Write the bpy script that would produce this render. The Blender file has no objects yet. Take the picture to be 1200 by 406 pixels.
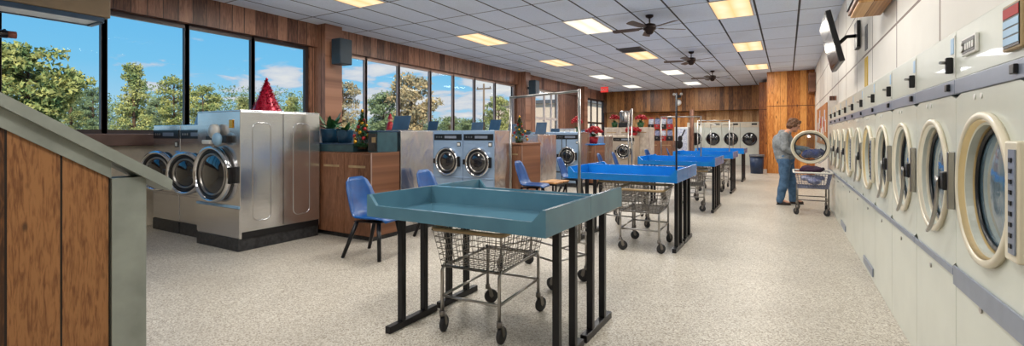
import bpy, bmesh, math, random
from mathutils import Vector, Matrix, noise as mnoise
PI = math.pi
rnd = random.Random(11)
SC = bpy.context.scene
COL = SC.collection

# ------------------------------------------------------------------ materials
def lin(c):
    return tuple(((v/255.0)/12.92 if v/255.0 <= .04045 else (((v/255.0)+.055)/1.055)**2.4) for v in c) + (1.0,)

class NT:
    def __init__(s, mat):
        s.nt = mat.node_tree; s.nt.nodes.clear()
    def n(s, t, **kw):
        nd = s.nt.nodes.new(t)
        for k, v in kw.items():
            if k.startswith('i_'):
                key = k[2:]
                key = int(key) if key.isdigit() else key.replace('_', ' ')
                nd.inputs[key].default_value = v
            else: setattr(nd, k, v)
        return nd
    def l(s, a, b): s.nt.links.new(a, b)
    def math(s, op, a, b=None, c=None):
        m = s.n('ShaderNodeMath', operation=op)
        for i, v in enumerate((a, b, c)):
            if v is None: continue
            if hasattr(v, 'links'): s.l(v, m.inputs[i])
            else: m.inputs[i].default_value = v
        return m.outputs[0]
    def mix(s, f, a, b, blend='MIX'):
        m = s.n('ShaderNodeMix', data_type='RGBA', blend_type=blend)
        for sock, v in ((m.inputs[0], f), (m.inputs[6], a), (m.inputs[7], b)):
            if hasattr(v, 'links'): s.l(v, sock)
            else: sock.default_value = v
        return m.outputs[2]
    def ramp(s, f, stops):
        r = s.n('ShaderNodeValToRGB')
        while len(r.color_ramp.elements) < len(stops): r.color_ramp.elements.new(.5)
        for e, (p, c) in zip(r.color_ramp.elements, stops):
            e.position = p; e.color = c if len(c) == 4 else tuple(c)+(1,)
        s.l(f, r.inputs[0]); return r.outputs[0]

def newmat(name):
    m = bpy.data.materials.new(name); m.use_nodes = True
    return m, NT(m)

def pbr(t, col, rough=.5, metal=0., spec=.5, bump=None, bs=.1, bd=.01, coat=0.):
    p = t.n('ShaderNodeBsdfPrincipled'); o = t.n('ShaderNodeOutputMaterial')
    for k, v in (('Base Color', col), ('Roughness', rough), ('Metallic', metal), ('Specular IOR Level', spec), ('Coat Weight', coat)):
        if hasattr(v, 'links'): t.l(v, p.inputs[k])
        else: p.inputs[k].default_value = v
    if bump is not None:
        b = t.n('ShaderNodeBump'); b.inputs['Strength'].default_value = bs; b.inputs['Distance'].default_value = bd
        t.l(bump, b.inputs['Height']); t.l(b.outputs[0], p.inputs['Normal'])
    t.l(p.outputs[0], o.inputs[0]); return p

def simple(name, c, rough=.5, metal=0., var=.08, scale=9., spec=.5, bs=0., coat=0., c2=None):
    """a plain surface with a little uneven wear from noise"""
    m, t = newmat(name)
    tc = t.n('ShaderNodeTexCoord'); nz = t.n('ShaderNodeTexNoise', i_Scale=scale, i_Detail=4.)
    t.l(tc.outputs['Object'], nz.inputs['Vector'])
    a = lin(c); b = lin(c2) if c2 else tuple(min(1, v*(1-var*2.2)) for v in a[:3])+(1,)
    f = t.ramp(nz.outputs['Fac'], [(.35, (0, 0, 0, 1)), (.7, (1, 1, 1, 1))])
    col = t.mix(f, a, b)
    pbr(t, col, rough, metal, spec, nz.outputs['Fac'] if bs else None, bs, .01, coat)
    return m

def planks(name, axis, width, cols, groove=.025, gcol=(28, 18, 12), rough=.45, gs=1., knots=.5, off=0., coat=0., zjoint=None):
    m, t = newmat(name)
    tc = t.n('ShaderNodeTexCoord'); sp = t.n('ShaderNodeSeparateXYZ'); t.l(tc.outputs['Object'], sp.inputs[0])
    a = sp.outputs['XYZ'.index(axis)]; z = sp.outputs[2]
    u = t.math('MULTIPLY', t.math('ADD', a, 100.+off), 1./width)
    idx = t.math('FLOOR', u); fr = t.math('FRACT', u)
    wn = t.n('ShaderNodeTexWhiteNoise', noise_dimensions='1D'); t.l(idx, wn.inputs['W'])
    cb = t.n('ShaderNodeCombineXYZ')
    t.l(t.math('MULTIPLY', a, 14.*gs), cb.inputs[0]); t.l(t.math('MULTIPLY', idx, 3.7), cb.inputs[1]); t.l(t.math('MULTIPLY', z, 1.6*gs), cb.inputs[2])
    ng = t.n('ShaderNodeTexNoise', i_Scale=1.6, i_Detail=6., i_Distortion=1.4); t.l(cb.outputs[0], ng.inputs['Vector'])
    nf = t.n('ShaderNodeTexNoise', i_Scale=7., i_Detail=3.); t.l(cb.outputs[0], nf.inputs['Vector'])
    g = t.math('ADD', t.math('MULTIPLY', ng.outputs['Fac'], .75), t.math('MULTIPLY', nf.outputs['Fac'], .25))
    g = t.math('ADD', g, t.math('MULTIPLY', t.math('SUBTRACT', wn.outputs['Value'], .5), .34))
    col = t.ramp(g, [(.3, lin(cols[0])), (.5, lin(cols[1])), (.68, lin(cols[2]))])
    if knots:
        ck = t.n('ShaderNodeCombineXYZ')
        t.l(t.math('MULTIPLY', a, 5.*gs), ck.inputs[0]); t.l(t.math('MULTIPLY', idx, 5.3), ck.inputs[1]); t.l(t.math('MULTIPLY', z, 2.4*gs), ck.inputs[2])
        vo = t.n('ShaderNodeTexVoronoi', i_Scale=1.); t.l(ck.outputs[0], vo.inputs['Vector'])
        kf = t.ramp(vo.outputs['Distance'], [(.06, (1, 1, 1, 1)), (.17, (0, 0, 0, 1))])
        col = t.mix(t.math('MULTIPLY', kf, knots), col, lin(tuple(int(v*.42) for v in cols[0])))
    gm = t.math('LESS_THAN', fr, groove)
    if zjoint:
        for q in zjoint: gm = t.math('MAXIMUM', gm, t.math('LESS_THAN', t.math('ABSOLUTE', t.math('SUBTRACT', z, q)), .012))
    col = t.mix(gm, col, lin(gcol))
    h = t.math('SUBTRACT', t.math('MULTIPLY', g, .15), gm)
    pbr(t, col, rough, 0, .4, h, .4, .006, coat)
    return m

def steel(name, c, rough=.28, axis='Z', wave=.15, metal=.95, wscale=1.3):
    m, t = newmat(name)
    tc = t.n('ShaderNodeTexCoord'); mp = t.n('ShaderNodeMapping')
    mp.inputs['Scale'].default_value = (120, 120, 2.0) if axis == 'Z' else (2, 2, 120)
    t.l(tc.outputs['Object'], mp.inputs[0])
    n1 = t.n('ShaderNodeTexNoise', i_Scale=1., i_Detail=3.); t.l(mp.outputs[0], n1.inputs['Vector'])
    mp2 = t.n('ShaderNodeMapping'); mp2.inputs['Scale'].default_value = (1.6, 1.6, 1.0); t.l(tc.outputs['Object'], mp2.inputs[0])
    n2 = t.n('ShaderNodeTexNoise', i_Scale=wscale, i_Detail=2., i_Distortion=.6); t.l(mp2.outputs[0], n2.inputs['Vector'])
    a = lin(c); b = tuple(v*.8 for v in a[:3])+(1,)
    col = t.mix(n1.outputs['Fac'], a, b)
    r = t.math('ADD', t.math('MULTIPLY', n1.outputs['Fac'], .12), rough-.06)
    h = t.math('ADD', t.math('MULTIPLY', n1.outputs['Fac'], .004), n2.outputs['Fac'])
    pbr(t, col, r, metal, .5, h, wave, .06)
    return m

M = {}
def mk_mats():
    # floor: cream terrazzo with fine chips, faint tile seams and scuffs
    m, t = newmat('terrazzo_floor')
    tc = t.n('ShaderNodeTexCoord')
    v1 = t.n('ShaderNodeTexVoronoi', i_Scale=120.); t.l(tc.outputs['Object'], v1.inputs['Vector'])
    n1 = t.n('ShaderNodeTexNoise', i_Scale=60., i_Detail=5., i_Roughness=.8); t.l(tc.outputs['Object'], n1.inputs['Vector'])
    n2 = t.n('ShaderNodeTexNoise', i_Scale=.9, i_Detail=5.); t.l(tc.outputs['Object'], n2.inputs['Vector'])
    n3 = t.n('ShaderNodeTexNoise', i_Scale=15., i_Detail=3.); t.l(tc.outputs['Object'], n3.inputs['Vector'])
    wn = t.n('ShaderNodeSeparateColor'); t.l(v1.outputs['Color'], wn.inputs[0])
    c = t.ramp(wn.outputs[0], [(0, lin((136, 126, 112))), (.22, lin((166, 156, 141))), (.55, lin((194, 186, 172))), (1, lin((216, 211, 200)))])
    c = t.mix(t.ramp(n1.outputs['Fac'], [(.52, (0, 0, 0, 1)), (.74, (.75, .75, .75, 1))]), c, lin((128, 116, 102)))
    c = t.mix(t.ramp(n2.outputs['Fac'], [(.45, (0, 0, 0, 1)), (.75, (.35, .35, .35, 1))]), c, lin((138, 130, 120)))
    sp = t.n('ShaderNodeSeparateXYZ'); t.l(tc.outputs['Object'], sp.inputs[0])
    r = t.math('ADD', t.math('MULTIPLY', n3.outputs['Fac'], .15), .32)
    pbr(t, c, r, 0, .3, n1.outputs['Fac'], .03, .002)
    M['floor'] = m
    # ceiling: 2x4 lay-in tiles, dark grid
    m, t = newmat('lay_in_ceiling')
    tc = t.n('ShaderNodeTexCoord'); sp = t.n('ShaderNodeSeparateXYZ'); t.l(tc.outputs['Object'], sp.inputs[0])
    fx = t.math('FRACT', t.math('MULTIPLY', t.math('ADD', sp.outputs[0], 1.172+67.3), 1/.673))
    fy = t.math('FRACT', t.math('MULTIPLY', t.math('ADD', sp.outputs[1], -8.60+138.5), 1/1.385))
    gx = t.math('LESS_THAN', t.math('ABSOLUTE', t.math('SUBTRACT', fx, .025)), .026)
    gy = t.math('LESS_THAN', t.math('ABSOLUTE', t.math('SUBTRACT', fy, .012)), .0105)
    ix = t.math('FLOOR', t.math('MULTIPLY', t.math('ADD', sp.outputs[0], 1.172+67.3), 1/.673))
    iy = t.math('FLOOR', t.math('MULTIPLY', t.math('ADD', sp.outputs[1], -8.60+138.5), 1/1.385))
    cb = t.n('ShaderNodeCombineXYZ'); t.l(ix, cb.inputs[0]); t.l(iy, cb.inputs[1])
    wn = t.n('ShaderNodeTexWhiteNoise', noise_dimensions='2D'); t.l(cb.outputs[0], wn.inputs['Vector'])
    n1 = t.n('ShaderNodeTexNoise', i_Scale=60., i_Detail=4.); t.l(tc.outputs['Object'], n1.inputs['Vector'])
    n2 = t.n('ShaderNodeTexNoise', i_Scale=.8, i_Detail=4.); t.l(tc.outputs['Object'], n2.inputs['Vector'])
    c = t.mix(wn.outputs['Value'], lin((216, 227, 245)), lin((226, 235, 250)))
    c = t.mix(t.ramp(n1.outputs['Fac'], [(.5, (0, 0, 0, 1)), (.75, (.4, .4, .4, 1))]), c, lin((176, 182, 192)))
    c = t.mix(t.ramp(n2.outputs['Fac'], [(.5, (0, 0, 0, 1)), (.8, (.3, .3, .3, 1))]), c, lin((180, 180, 184)))
    g = t.math('MAXIMUM', gx, gy)
    c = t.mix(t.math('ADD', t.math('MULTIPLY', gx, .95), t.math('MULTIPLY', gy, .8)), c, lin((44, 38, 40)))
    pbr(t, c, .9, 0, .2, t.math('SUBTRACT', t.math('MULTIPLY', n1.outputs['Fac'], .3), g), .3, .008)
    M['ceiling'] = m
    M['walnut_y'] = planks('walnut_panelling_side', 'Y', .21, [(74, 46, 36), (122, 84, 66), (156, 114, 92)], .06, (48, 30, 24), .4, 1., .35)
    M['walnut_x'] = planks('walnut_panelling_end', 'X', .21, [(74, 46, 36), (122, 84, 66), (156, 114, 92)], .06, (48, 30, 24), .4, 1., .35)
    M['pine_x'] = planks('amber_knotty_pine', 'X', .2, [(128, 70, 28), (190, 118, 52), (222, 156, 84)], .03, (86, 46, 18), .35, 1., .85, zjoint=(2.42,))
    M['pine_y'] = planks('amber_knotty_pine_side', 'Y', .2, [(128, 70, 28), (190, 118, 52), (222, 156, 84)], .03, (86, 46, 18), .35, 1., .85)
    M['soffit'] = planks('dark_oak_soffit', 'X', .19, [(74, 44, 20), (126, 82, 42), (162, 112, 62)], .04, (56, 32, 14), .4, 1., .5)
    M['lightoak'] = planks('light_oak_wall', 'X', .2, [(150, 100, 54), (196, 146, 92), (216, 172, 120)], .03, (110, 72, 40), .45, 1., .3)
    M['half'] = planks('scuffed_grooved_plywood', 'Y', .18, [(64, 38, 20), (116, 74, 42), (156, 108, 66)], .045, (22, 13, 8), .42, 2.6, .7, off=-.641+.085)
    M['cabwood'] = planks('walnut_cabinet_laminate', 'X', .5, [(92, 60, 42), (128, 86, 62), (150, 106, 80)], .0, (60, 40, 30), .4, 1.6, 0.)
    M['white_panel'] = None
    # white marlite wall panels with brown battens
    m, t = newmat('white_wall_panels')
    tc = t.n('ShaderNodeTexCoord'); sp = t.n('ShaderNodeSeparateXYZ'); t.l(tc.outputs['Object'], sp.inputs[0])
    fy = t.math('FRACT', t.math('MULTIPLY', t.math('ADD', sp.outputs[1], -3.93+136.), 1/1.36))
    gy = t.math('LESS_THAN', t.math('ABSOLUTE', t.math('SUBTRACT', fy, .01)), .012)
    gz = t.math('LESS_THAN', t.math('ABSOLUTE', t.math('SUBTRACT', sp.outputs[2], 2.37)), .012)
    gz2 = t.math('LESS_THAN', t.math('ABSOLUTE', t.math('SUBTRACT', sp.outputs[2], 3.05)), .010)
    g = t.math('MAXIMUM', gy, t.math('MAXIMUM', gz, gz2))
    n2 = t.n('ShaderNodeTexNoise', i_Scale=2.2, i_Detail=4.); t.l(tc.outputs['Object'], n2.inputs['Vector'])
    c = t.mix(n2.outputs['Fac'], lin((226, 222, 214)), lin((206, 200, 190)))
    c = t.mix(g, c, lin((96, 72, 60)))
    pbr(t, c, .45, 0, .4, g, .15, .004)
    M['white_panel'] = m
    M['cream_wall'] = simple('cream_painted_wall', (206, 196, 178), .7)
    M['sill'] = simple('dark_brown_sill', (84, 62, 54), .45, bs=.05)
    M['dark_frame'] = simple('dark_bronze_frame', (58, 48, 48), .4, metal=.3)
    M['alu_frame'] = simple('weathered_aluminium_frame', (172, 148, 138), .4, metal=.35)
    M['white_frame'] = simple('pale_door_frame', (206, 196, 190), .5)
    M['grey_trim'] = simple('grey_green_painted_trim', (146, 151, 142), .5, bs=.06, var=.1, scale=6., c2=(126, 131, 123))
    M['cream'] = simple('dryer_cream_enamel', (212, 215, 203), .3, var=.05, scale=3., coat=.25)
    M['ring'] = simple('dryer_door_beige_enamel', (218, 192, 138), .32, var=.06, scale=5., coat=.2)
    M['ringpale'] = simple('dryer_door_ivory_enamel', (224, 214, 190), .32, var=.06, scale=5., coat=.2)
    M['band'] = simple('blue_grey_band', (142, 150, 166), .35, metal=.3, var=.06)
    M['steel'] = steel('brushed_stainless', (226, 226, 228), .2, 'Z', .14)
    M['steel_front'] = steel('stainless_front', (230, 228, 228), .2, 'X', .12)
    M['steel_panel'] = steel('dented_stainless', (226, 222, 222), .24, 'Z', .38, .95, 2.0)
    M['steel_blue'] = steel('sky_tinted_steel', (172, 198, 228), .32, 'X', .05, .45)  # silver steel with the window sky's blue reflection mixed into its colour
    M['steel_warm'] = steel('warm_stainless', (212, 196, 178), .33, 'X', .05, .55)
    M['chrome'] = simple('polished_chrome', (176, 172, 168), .28, metal=1., var=.03)
    M['doorchrome'] = simple('door_ring_chrome', (222, 222, 224), .1, metal=1., var=.03)
    M['wire'] = simple('galvanised_wire', (132, 126, 120), .42, metal=.7, var=.06)
    M['wire_blue'] = simple('blue_grey_coated_wire', (120, 126, 150), .4, metal=.3, var=.06)
    M['black'] = simple('black_enamel', (24, 24, 27), .35, var=.1)
    M['blackmetal'] = simple('black_steel_tube', (34, 34, 38), .32, metal=.4, var=.12)
    M['rubber'] = simple('grey_rubber', (44, 44, 48), .6)
    M['plinth'] = simple('worn_black_plinth', (34, 34, 36), .45, c2=(60, 60, 62), scale=22.)
    M['teal'] = simple('teal_fibreglass', (86, 128, 146), .12, var=.06, scale=3.5, c2=(74, 112, 132), spec=.7)
    M['blue'] = simple('royal_blue_fibreglass', (24, 130, 210), .25, var=.06, scale=3.5, c2=(18, 112, 194))
    M['chairblue'] = simple('blue_moulded_plastic', (2, 80, 146), .3, var=.08, c2=(2, 62, 124))
    M['tan'] = simple('tan_plastic_bumper', (176, 152, 112), .5, c2=(150, 126, 92))
    M['glassdark'] = simple('dark_door_glass', (112, 136, 148), .08, var=.2, spec=.7, coat=.6, c2=(60, 88, 104), scale=4.)
    M['glassblack'] = simple('black_door_glass', (22, 24, 30), .07, var=.2, spec=.8, coat=.8, scale=6.)
    M['drum'] = simple('perforated_drum', (120, 126, 130), .3, metal=.8)
    M['label_blue'] = simple('pale_blue_label', (150, 190, 222), .4)
    M['white'] = simple('white_plastic', (232, 230, 224), .4)
    M['beige'] = simple('beige_sheet_metal', (134, 114, 88), .45, var=.05)
    M['red'] = simple('red_petals', (186, 22, 36), .5, c2=(120, 10, 24), scale=30.)
    M['tinsel'] = simple('crimson_tinsel', (200, 28, 62), .28, metal=.25, c2=(120, 8, 34), scale=60.)
    M['gold'] = simple('gold_bauble', (220, 160, 50), .2, metal=.7)
    M['leaf'] = simple('houseplant_leaf', (54, 104, 56), .4, c2=(30, 66, 40), scale=20.)
    M['needle'] = simple('artificial_fir', (62, 112, 66), .55, c2=(34, 72, 46), scale=40.)
    M['pot'] = simple('dark_teal_glazed_pot', (32, 70, 96), .25, c2=(22, 52, 76))
    M['navy'] = simple('navy_plastic', (38, 70, 98), .4, c2=(28, 54, 80))
    M['counter'] = simple('dark_teal_counter', (54, 84, 92), .3, c2=(42, 68, 78))
    M['marble'] = simple('cream_marbled_laminate', (206, 196, 184), .35, c2=(170, 156, 144), scale=7.)
    M['bark'] = simple('pine_bark', (92, 70, 54), .9)
    M['brownfan'] = simple('fan_walnut', (66, 40, 32), .4, c2=(46, 28, 24))
    M['bronze'] = simple('oil_rubbed_bronze', (48, 36, 32), .35, metal=.6)
    M['grille'] = simple('grey_vent_grille', (92, 92, 96), .5)
    M['ventdark'] = simple('vent_shadow_box', (30, 30, 32), .8)
    M['speaker'] = simple('slate_speaker', (40, 56, 68), .5)
    M['speakerside'] = simple('grey_speaker_side', (120, 128, 136), .5)
    M['denim'] = simple('blue_denim', (82, 114, 146), .85, c2=(56, 84, 116), scale=14., bs=.3)
    M['hoodie'] = simple('heather_grey_fleece', (146, 150, 152), .9, c2=(118, 122, 126), scale=26., bs=.3)
    M['skin'] = simple('skin', (206, 150, 124), .5, var=.05)
    M['hair'] = simple('brown_hair', (120, 82, 54), .6, c2=(74, 48, 32), scale=40., bs=.4)
    M['shoe'] = simple('dark_brown_leather', (62, 46, 40), .5)
    M['eye'] = simple('eye', (40, 30, 26), .2)
    M['bin'] = simple('navy_bin', (20, 44, 78), .4, c2=(16, 34, 60))
    M['ground'] = simple('dry_lot', (206, 200, 188), .9, scale=.3, c2=(176, 170, 150))
    M['stucco'] = simple('pale_stucco', (206, 188, 172), .8)
    M['purple'] = simple('plum_laundry', (66, 36, 62), .9, c2=(40, 24, 44), bs=.3)
    M['mixcloth'] = simple('pale_patterned_laundry', (176, 178, 200), .9, c2=(84, 92, 140), scale=16., bs=.3)
    M['bluecloth'] = simple('blue_laundry', (36, 62, 128), .85, c2=(24, 40, 96), scale=12., bs=.3)
    M['paper'] = simple('printed_paper', (220, 222, 226), .6, c2=(150, 160, 190), scale=24.)
    M['paperred'] = simple('red_flyer', (176, 40, 40), .6)
    M['yellow'] = simple('yellow_tape', (206, 168, 30), .5)
    M['cork'] = simple('cork_board', (176, 112, 60), .8, scale=40.)
    M['polewood'] = simple('weathered_pole', (120, 104, 90), .9)
    # foliage seen through the windows
    for nm, a, b in (('pinegreen', (176, 174, 108), (92, 118, 76)), ('pinedark', (128, 146, 104), (76, 104, 80)), ('tanleaf', (190, 164, 124), (132, 126, 106))):
        m, t = newmat(nm + '_foliage')
        tc = t.n('ShaderNodeTexCoord'); nz = t.n('ShaderNodeTexNoise', i_Scale=1.1, i_Detail=4.); t.l(tc.outputs['Object'], nz.inputs['Vector'])
        oi = t.n('ShaderNodeObjectInfo')
        f = t.ramp(nz.outputs['Fac'], [(.36, (0, 0, 0, 1)), (.64, (1, 1, 1, 1))])
        c = t.mix(f, lin(b), lin(a))
        c = t.mix(t.math('MULTIPLY', oi.outputs['Random'], .3), c, lin((150, 150, 120)))
        p = pbr(t, c, .8, 0, .1)
        M[nm] = m
    # thin panes
    m, t = newmat('window_glass')
    o = t.n('ShaderNodeOutputMaterial'); tr = t.n('ShaderNodeBsdfTransparent'); gl = t.n('ShaderNodeBsdfGlossy', i_Roughness=.02)
    tr.inputs[0].default_value = (.96, .98, .98, 1)
    fr = t.n('ShaderNodeFresnel', i_IOR=1.35); mx = t.n('ShaderNodeMixShader')
    t.l(t.math('MULTIPLY', fr.outputs[0], .02), mx.inputs[0]); t.l(tr.outputs[0], mx.inputs[1]); t.l(gl.outputs[0], mx.inputs[2]); t.l(mx.outputs[0], o.inputs[0])
    M['glass'] = m
    m, t = newmat('smoky_door_glass')
    o = t.n('ShaderNodeOutputMaterial'); tr = t.n('ShaderNodeBsdfTransparent'); gl = t.n('ShaderNodeBsdfGlossy', i_Roughness=.04)
    tr.inputs[0].default_value = (.62, .72, .78, 1)
    fr = t.n('ShaderNodeFresnel', i_IOR=1.5); mx = t.n('ShaderNodeMixShader')
    t.l(t.math('ADD', fr.outputs[0], .08), mx.inputs[0]); t.l(tr.outputs[0], mx.inputs[1]); t.l(gl.outputs[0], mx.inputs[2]); t.l(mx.outputs[0], o.inputs[0])
    M['clearglass'] = m
    # ceiling light diffusers: two tubes behind a prismatic lens
    for nm, ca, cbb in (('lamp_warm', (1.25, .78, .34, 1), (1.3, 1.02, .68, 1)), ('lamp_white', (1.1, .96, .74, 1), (1.3, 1.24, 1.12, 1)), ('lamp_cool', (1.02, 1.0, .9, 1), (1.2, 1.2, 1.1, 1))):
        m, t = newmat(nm)
        tc = t.n('ShaderNodeTexCoord'); sp = t.n('ShaderNodeSeparateXYZ'); t.l(tc.outputs['Object'], sp.inputs[0])
        s = t.math('ABSOLUTE', t.math('SINE', t.math('MULTIPLY', sp.outputs[0], 10.2)))
        nz = t.n('ShaderNodeTexNoise', i_Scale=2.2, i_Detail=2.); t.l(tc.outputs['Object'], nz.inputs['Vector'])
        f = t.math('MULTIPLY', s, t.math('MULTIPLY', nz.outputs['Fac'], 1.6))
        c = t.mix(t.math('MINIMUM', f, 1.), ca, cbb)
        e = t.n('ShaderNodeEmission', i_Strength=1.); t.l(c, e.inputs[0])
        o = t.n('ShaderNodeOutputMaterial'); t.l(e.outputs[0], o.inputs[0]); M[nm] = m
    m, t = newmat('exit_red'); e = t.n('ShaderNodeEmission', i_Strength=.9); e.inputs[0].default_value = (.9, .06, .05, 1)
    o = t.n('ShaderNodeOutputMaterial'); t.l(e.outputs[0], o.inputs[0]); M['exitred'] = m
mk_mats()

# ------------------------------------------------------------------ mesh builder
class MB:
    def __init__(s): s.bm = bmesh.new()
    def box(s, x0, x1, y0, y1, z0, z1, bevel=0., mat=None, seg=2):
        vs = [s.bm.verts.new((x, y, z)) for x in (x0, x1) for y in (y0, y1) for z in (z0, z1)]
        fs = [s.bm.faces.new([vs[i] for i in q]) for q in ((0, 1, 3, 2), (4, 6, 7, 5), (0, 4, 5, 1), (2, 3, 7, 6), (0, 2, 6, 4), (1, 5, 7, 3))]
        if bevel:
            es = list({e for f in fs for e in f.edges})
            r = bmesh.ops.bevel(s.bm, geom=es, offset=bevel, segments=seg, affect='EDGES', profile=.5)
            vs = list({v for f in r['faces'] for v in f.verts} | {v for v in vs if v.is_valid})
        if mat is not None:
            for v in vs:
                if v.is_valid: v.co = mat @ v.co
        return s
    def prism(s, poly, fn, d0, d1):
        """poly: 2D outline; fn(u, v, d) -> point"""
        a = [s.bm.verts.new(fn(u, v, d0)) for u, v in poly]; b = [s.bm.verts.new(fn(u, v, d1)) for u, v in poly]
        s.bm.faces.new(a[::-1]); s.bm.faces.new(b)
        n = len(poly)
        for i in range(n): s.bm.faces.new((a[i], a[(i+1) % n], b[(i+1) % n], b[i]))
        return s
    def tube(s, pts, r, n=6, closed=False, r1=None):
        pts = [Vector(p) for p in pts]; rings = []; m = len(pts)
        ref = None
        for i, p in enumerate(pts):
            if closed: d = pts[(i+1) % m]-pts[i-1]
            else: d = pts[min(i+1, m-1)]-pts[max(i-1, 0)]
            d = d.normalized() if d.length > 1e-9 else Vector((0, 0, 1))
            if ref is None:
                ref = d.orthogonal().normalized()
            u = (ref-d*ref.dot(d))
            u = u.normalized() if u.length > 1e-6 else d.orthogonal().normalized()
            ref = u; v = d.cross(u)
            rr = r if r1 is None else r+(r1-r)*i/max(1, m-1)
            o = PI/4 if n == 4 else 0
            rings.append([s.bm.verts.new(p+(u*math.cos(2*PI*k/n+o)+v*math.sin(2*PI*k/n+o))*rr) for k in range(n)])
        for i in range(m if closed else m-1):
            a, b = rings[i], rings[(i+1) % m]
            for k in range(n):
                f = s.bm.faces.new((a[k], a[(k+1) % n], b[(k+1) % n], b[k])); f.smooth = n > 4
        if not closed:
            s.bm.faces.new(rings[0][::-1]); s.bm.faces.new(rings[-1])
        return s
    def lathe(s, prof, c=(0, 0, 0), axis=(0, 0, 1), n=32, closed=False, smooth=True, up=None):
        d = Vector(axis).normalized(); u = Vector(up) if up else d.orthogonal().normalized(); v = d.cross(u); c = Vector(c)
        rings = []
        for r, a in prof:
            if r < 1e-5: rings.append([s.bm.verts.new(c+d*a)])
            else: rings.append([s.bm.verts.new(c+d*a+(u*math.cos(2*PI*k/n)+v*math.sin(2*PI*k/n))*r) for k in range(n)])
        L = list(zip(rings, rings[1:])) + ([(rings[-1], rings[0])] if closed else [])
        for a, b in L:
            for k in range(n):
                k2 = (k+1) % n
                if len(a) == 1 and len(b) == 1: continue
                if len(a) == 1: f = s.bm.faces.new((a[0], b[k], b[k2]))
                elif len(b) == 1: f = s.bm.faces.new((a[k], a[k2], b[0]))
                else: f = s.bm.faces.new((a[k], a[k2], b[k2], b[k]))
                f.smooth = smooth
        return s
    def ell(s, c, r, sub=2, jit=0., rs=None, rot=None):
        q = bmesh.ops.create_icosphere(s.bm, subdivisions=sub, radius=1.)
        rs = rs or rnd
        for v in q['verts']:
            co = v.co.copy()
            if jit: co *= 1+jit*(mnoise.noise(co*2.3+Vector((c[0]*7, c[1]*5, c[2]*3))))
            co = Vector((co.x*r[0], co.y*r[1], co.z*r[2]))
            if rot is not None: co = rot @ co
            v.co = co+Vector(c)
        for f in {f for v in q['verts'] for f in v.link_faces}: f.smooth = True
        return s
    def capsule(s, p0, r0, p1, r1, n=12):
        s.ell(p0, (r0,)*3, 2); s.ell(p1, (r1,)*3, 2); s.tube([p0, p1], r0, n, r1=r1); return s
    def quad(s, a, b, c, d):
        s.bm.faces.new([s.bm.verts.new(p) for p in (a, b, c, d)]); return s
    def tri(s, a, b, c):
        s.bm.faces.new([s.bm.verts.new(p) for p in (a, b, c)]); return s
    def xf(s, mat):
        bmesh.ops.transform(s.bm, matrix=mat, verts=s.bm.verts); return s
    def build(s, name, mat, parent=None, loc=None, fixn=True):
        if fixn: bmesh.ops.recalc_face_normals(s.bm, faces=s.bm.faces)
        me = bpy.data.meshes.new(name); s.bm.to_mesh(me); s.bm.free(); me.materials.append(mat)
        o = bpy.data.objects.new(name, me); COL.objects.link(o)
        if parent is not None: o.parent = parent
        if loc is not None: o.location = loc
        return o

def tag(o, label, cat, group=None, kind=None):
    o['label'] = label; o['category'] = cat
    if group: o['group'] = group
    if kind: o['kind'] = kind
    return o
def thing(name, label, cat, loc=(0, 0, 0), rz=0., group=None):
    o = bpy.data.objects.new(name, None); COL.objects.link(o); o.empty_display_size = .1
    o.location = loc; o.rotation_euler = (0, 0, rz)
    return tag(o, label, cat, group)
def struct(o, label=None):
    o['kind'] = 'structure'
    if label: o['label'] = label
    return o
KIDS = {}
def copy_tree(o, parent=None):
    c = o.copy(); COL.objects.link(c)
    if parent is not None: c.parent = parent
    for ch in list(o.children): copy_tree(ch, c)
    return c
def clone(src, label, loc, rz=None, group=None):
    c = copy_tree(src); c.location = loc
    if rz is not None: c.rotation_euler = (0, 0, rz)
    c['label'] = label
    if group: c['group'] = group
    return c
def remeshed(mb, name, mat, parent, voxel=.012, smooth=4, wob=0., wsc=8.):
    me = bpy.data.meshes.new(name+'_raw'); mb.bm.to_mesh(me); mb.bm.free()
    o = bpy.data.objects.new(name+'_raw', me); COL.objects.link(o)
    r = o.modifiers.new('r', 'REMESH'); r.mode = 'VOXEL'; r.voxel_size = voxel
    sm = o.modifiers.new('s', 'SMOOTH'); sm.factor = .5; sm.iterations = smooth
    dg = bpy.context.evaluated_depsgraph_get(); dg.update()
    nm = bpy.data.meshes.new_from_object(o.evaluated_get(dg))
    bpy.data.objects.remove(o)
    nm.name = name
    if wob:
        for v in nm.vertices:
            p = v.co
            v.co = p+v.normal*wob*mnoise.noise(Vector((p.x*wsc, p.y*wsc, p.z*wsc*.8)))
    for p in nm.polygons: p.use_smooth = True
    nm.materials.clear(); nm.materials.append(mat)
    q = bpy.data.objects.new(name, nm); COL.objects.link(q)
    if parent is not None: q.parent = parent
    return q

ORD = ['first', 'second', 'third', 'fourth', 'fifth', 'sixth', 'seventh', 'eighth', 'ninth', 'tenth', 'eleventh', 'twelfth', 'thirteenth']
CH = 3.66          # ceiling height
WX = -8.45         # window wall
YB, YF = 24.6, -3.2

# ------------------------------------------------------------------ room shell
struct(MB().box(WX-.25, 1.1, YF-.2, YB+.25, -.12, 0).build('floor', M['floor']), 'cream speckled terrazzo floor')
struct(MB().box(WX-.25, 1.1, YF-.2, YB+.25, CH, CH+.1).build('ceiling', M['ceiling']), 'suspended tile ceiling with dark grid')
struct(MB().box(.84, 1.06, YF-.2, YB+.25, 0, CH).build('wall_right', M['white_panel']), 'white panelled wall above the dryers')
struct(MB().box(WX-.2, .84, YF-.2, YF, 0, CH).build('wall_front', M['cream_wall']), 'plain wall facing the room')
struct(MB().box(WX-.2, .84, YB, YB+.22, 0, CH).build('wall_back', M['lightoak']), 'light oak boarded wall at the far end')
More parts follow.
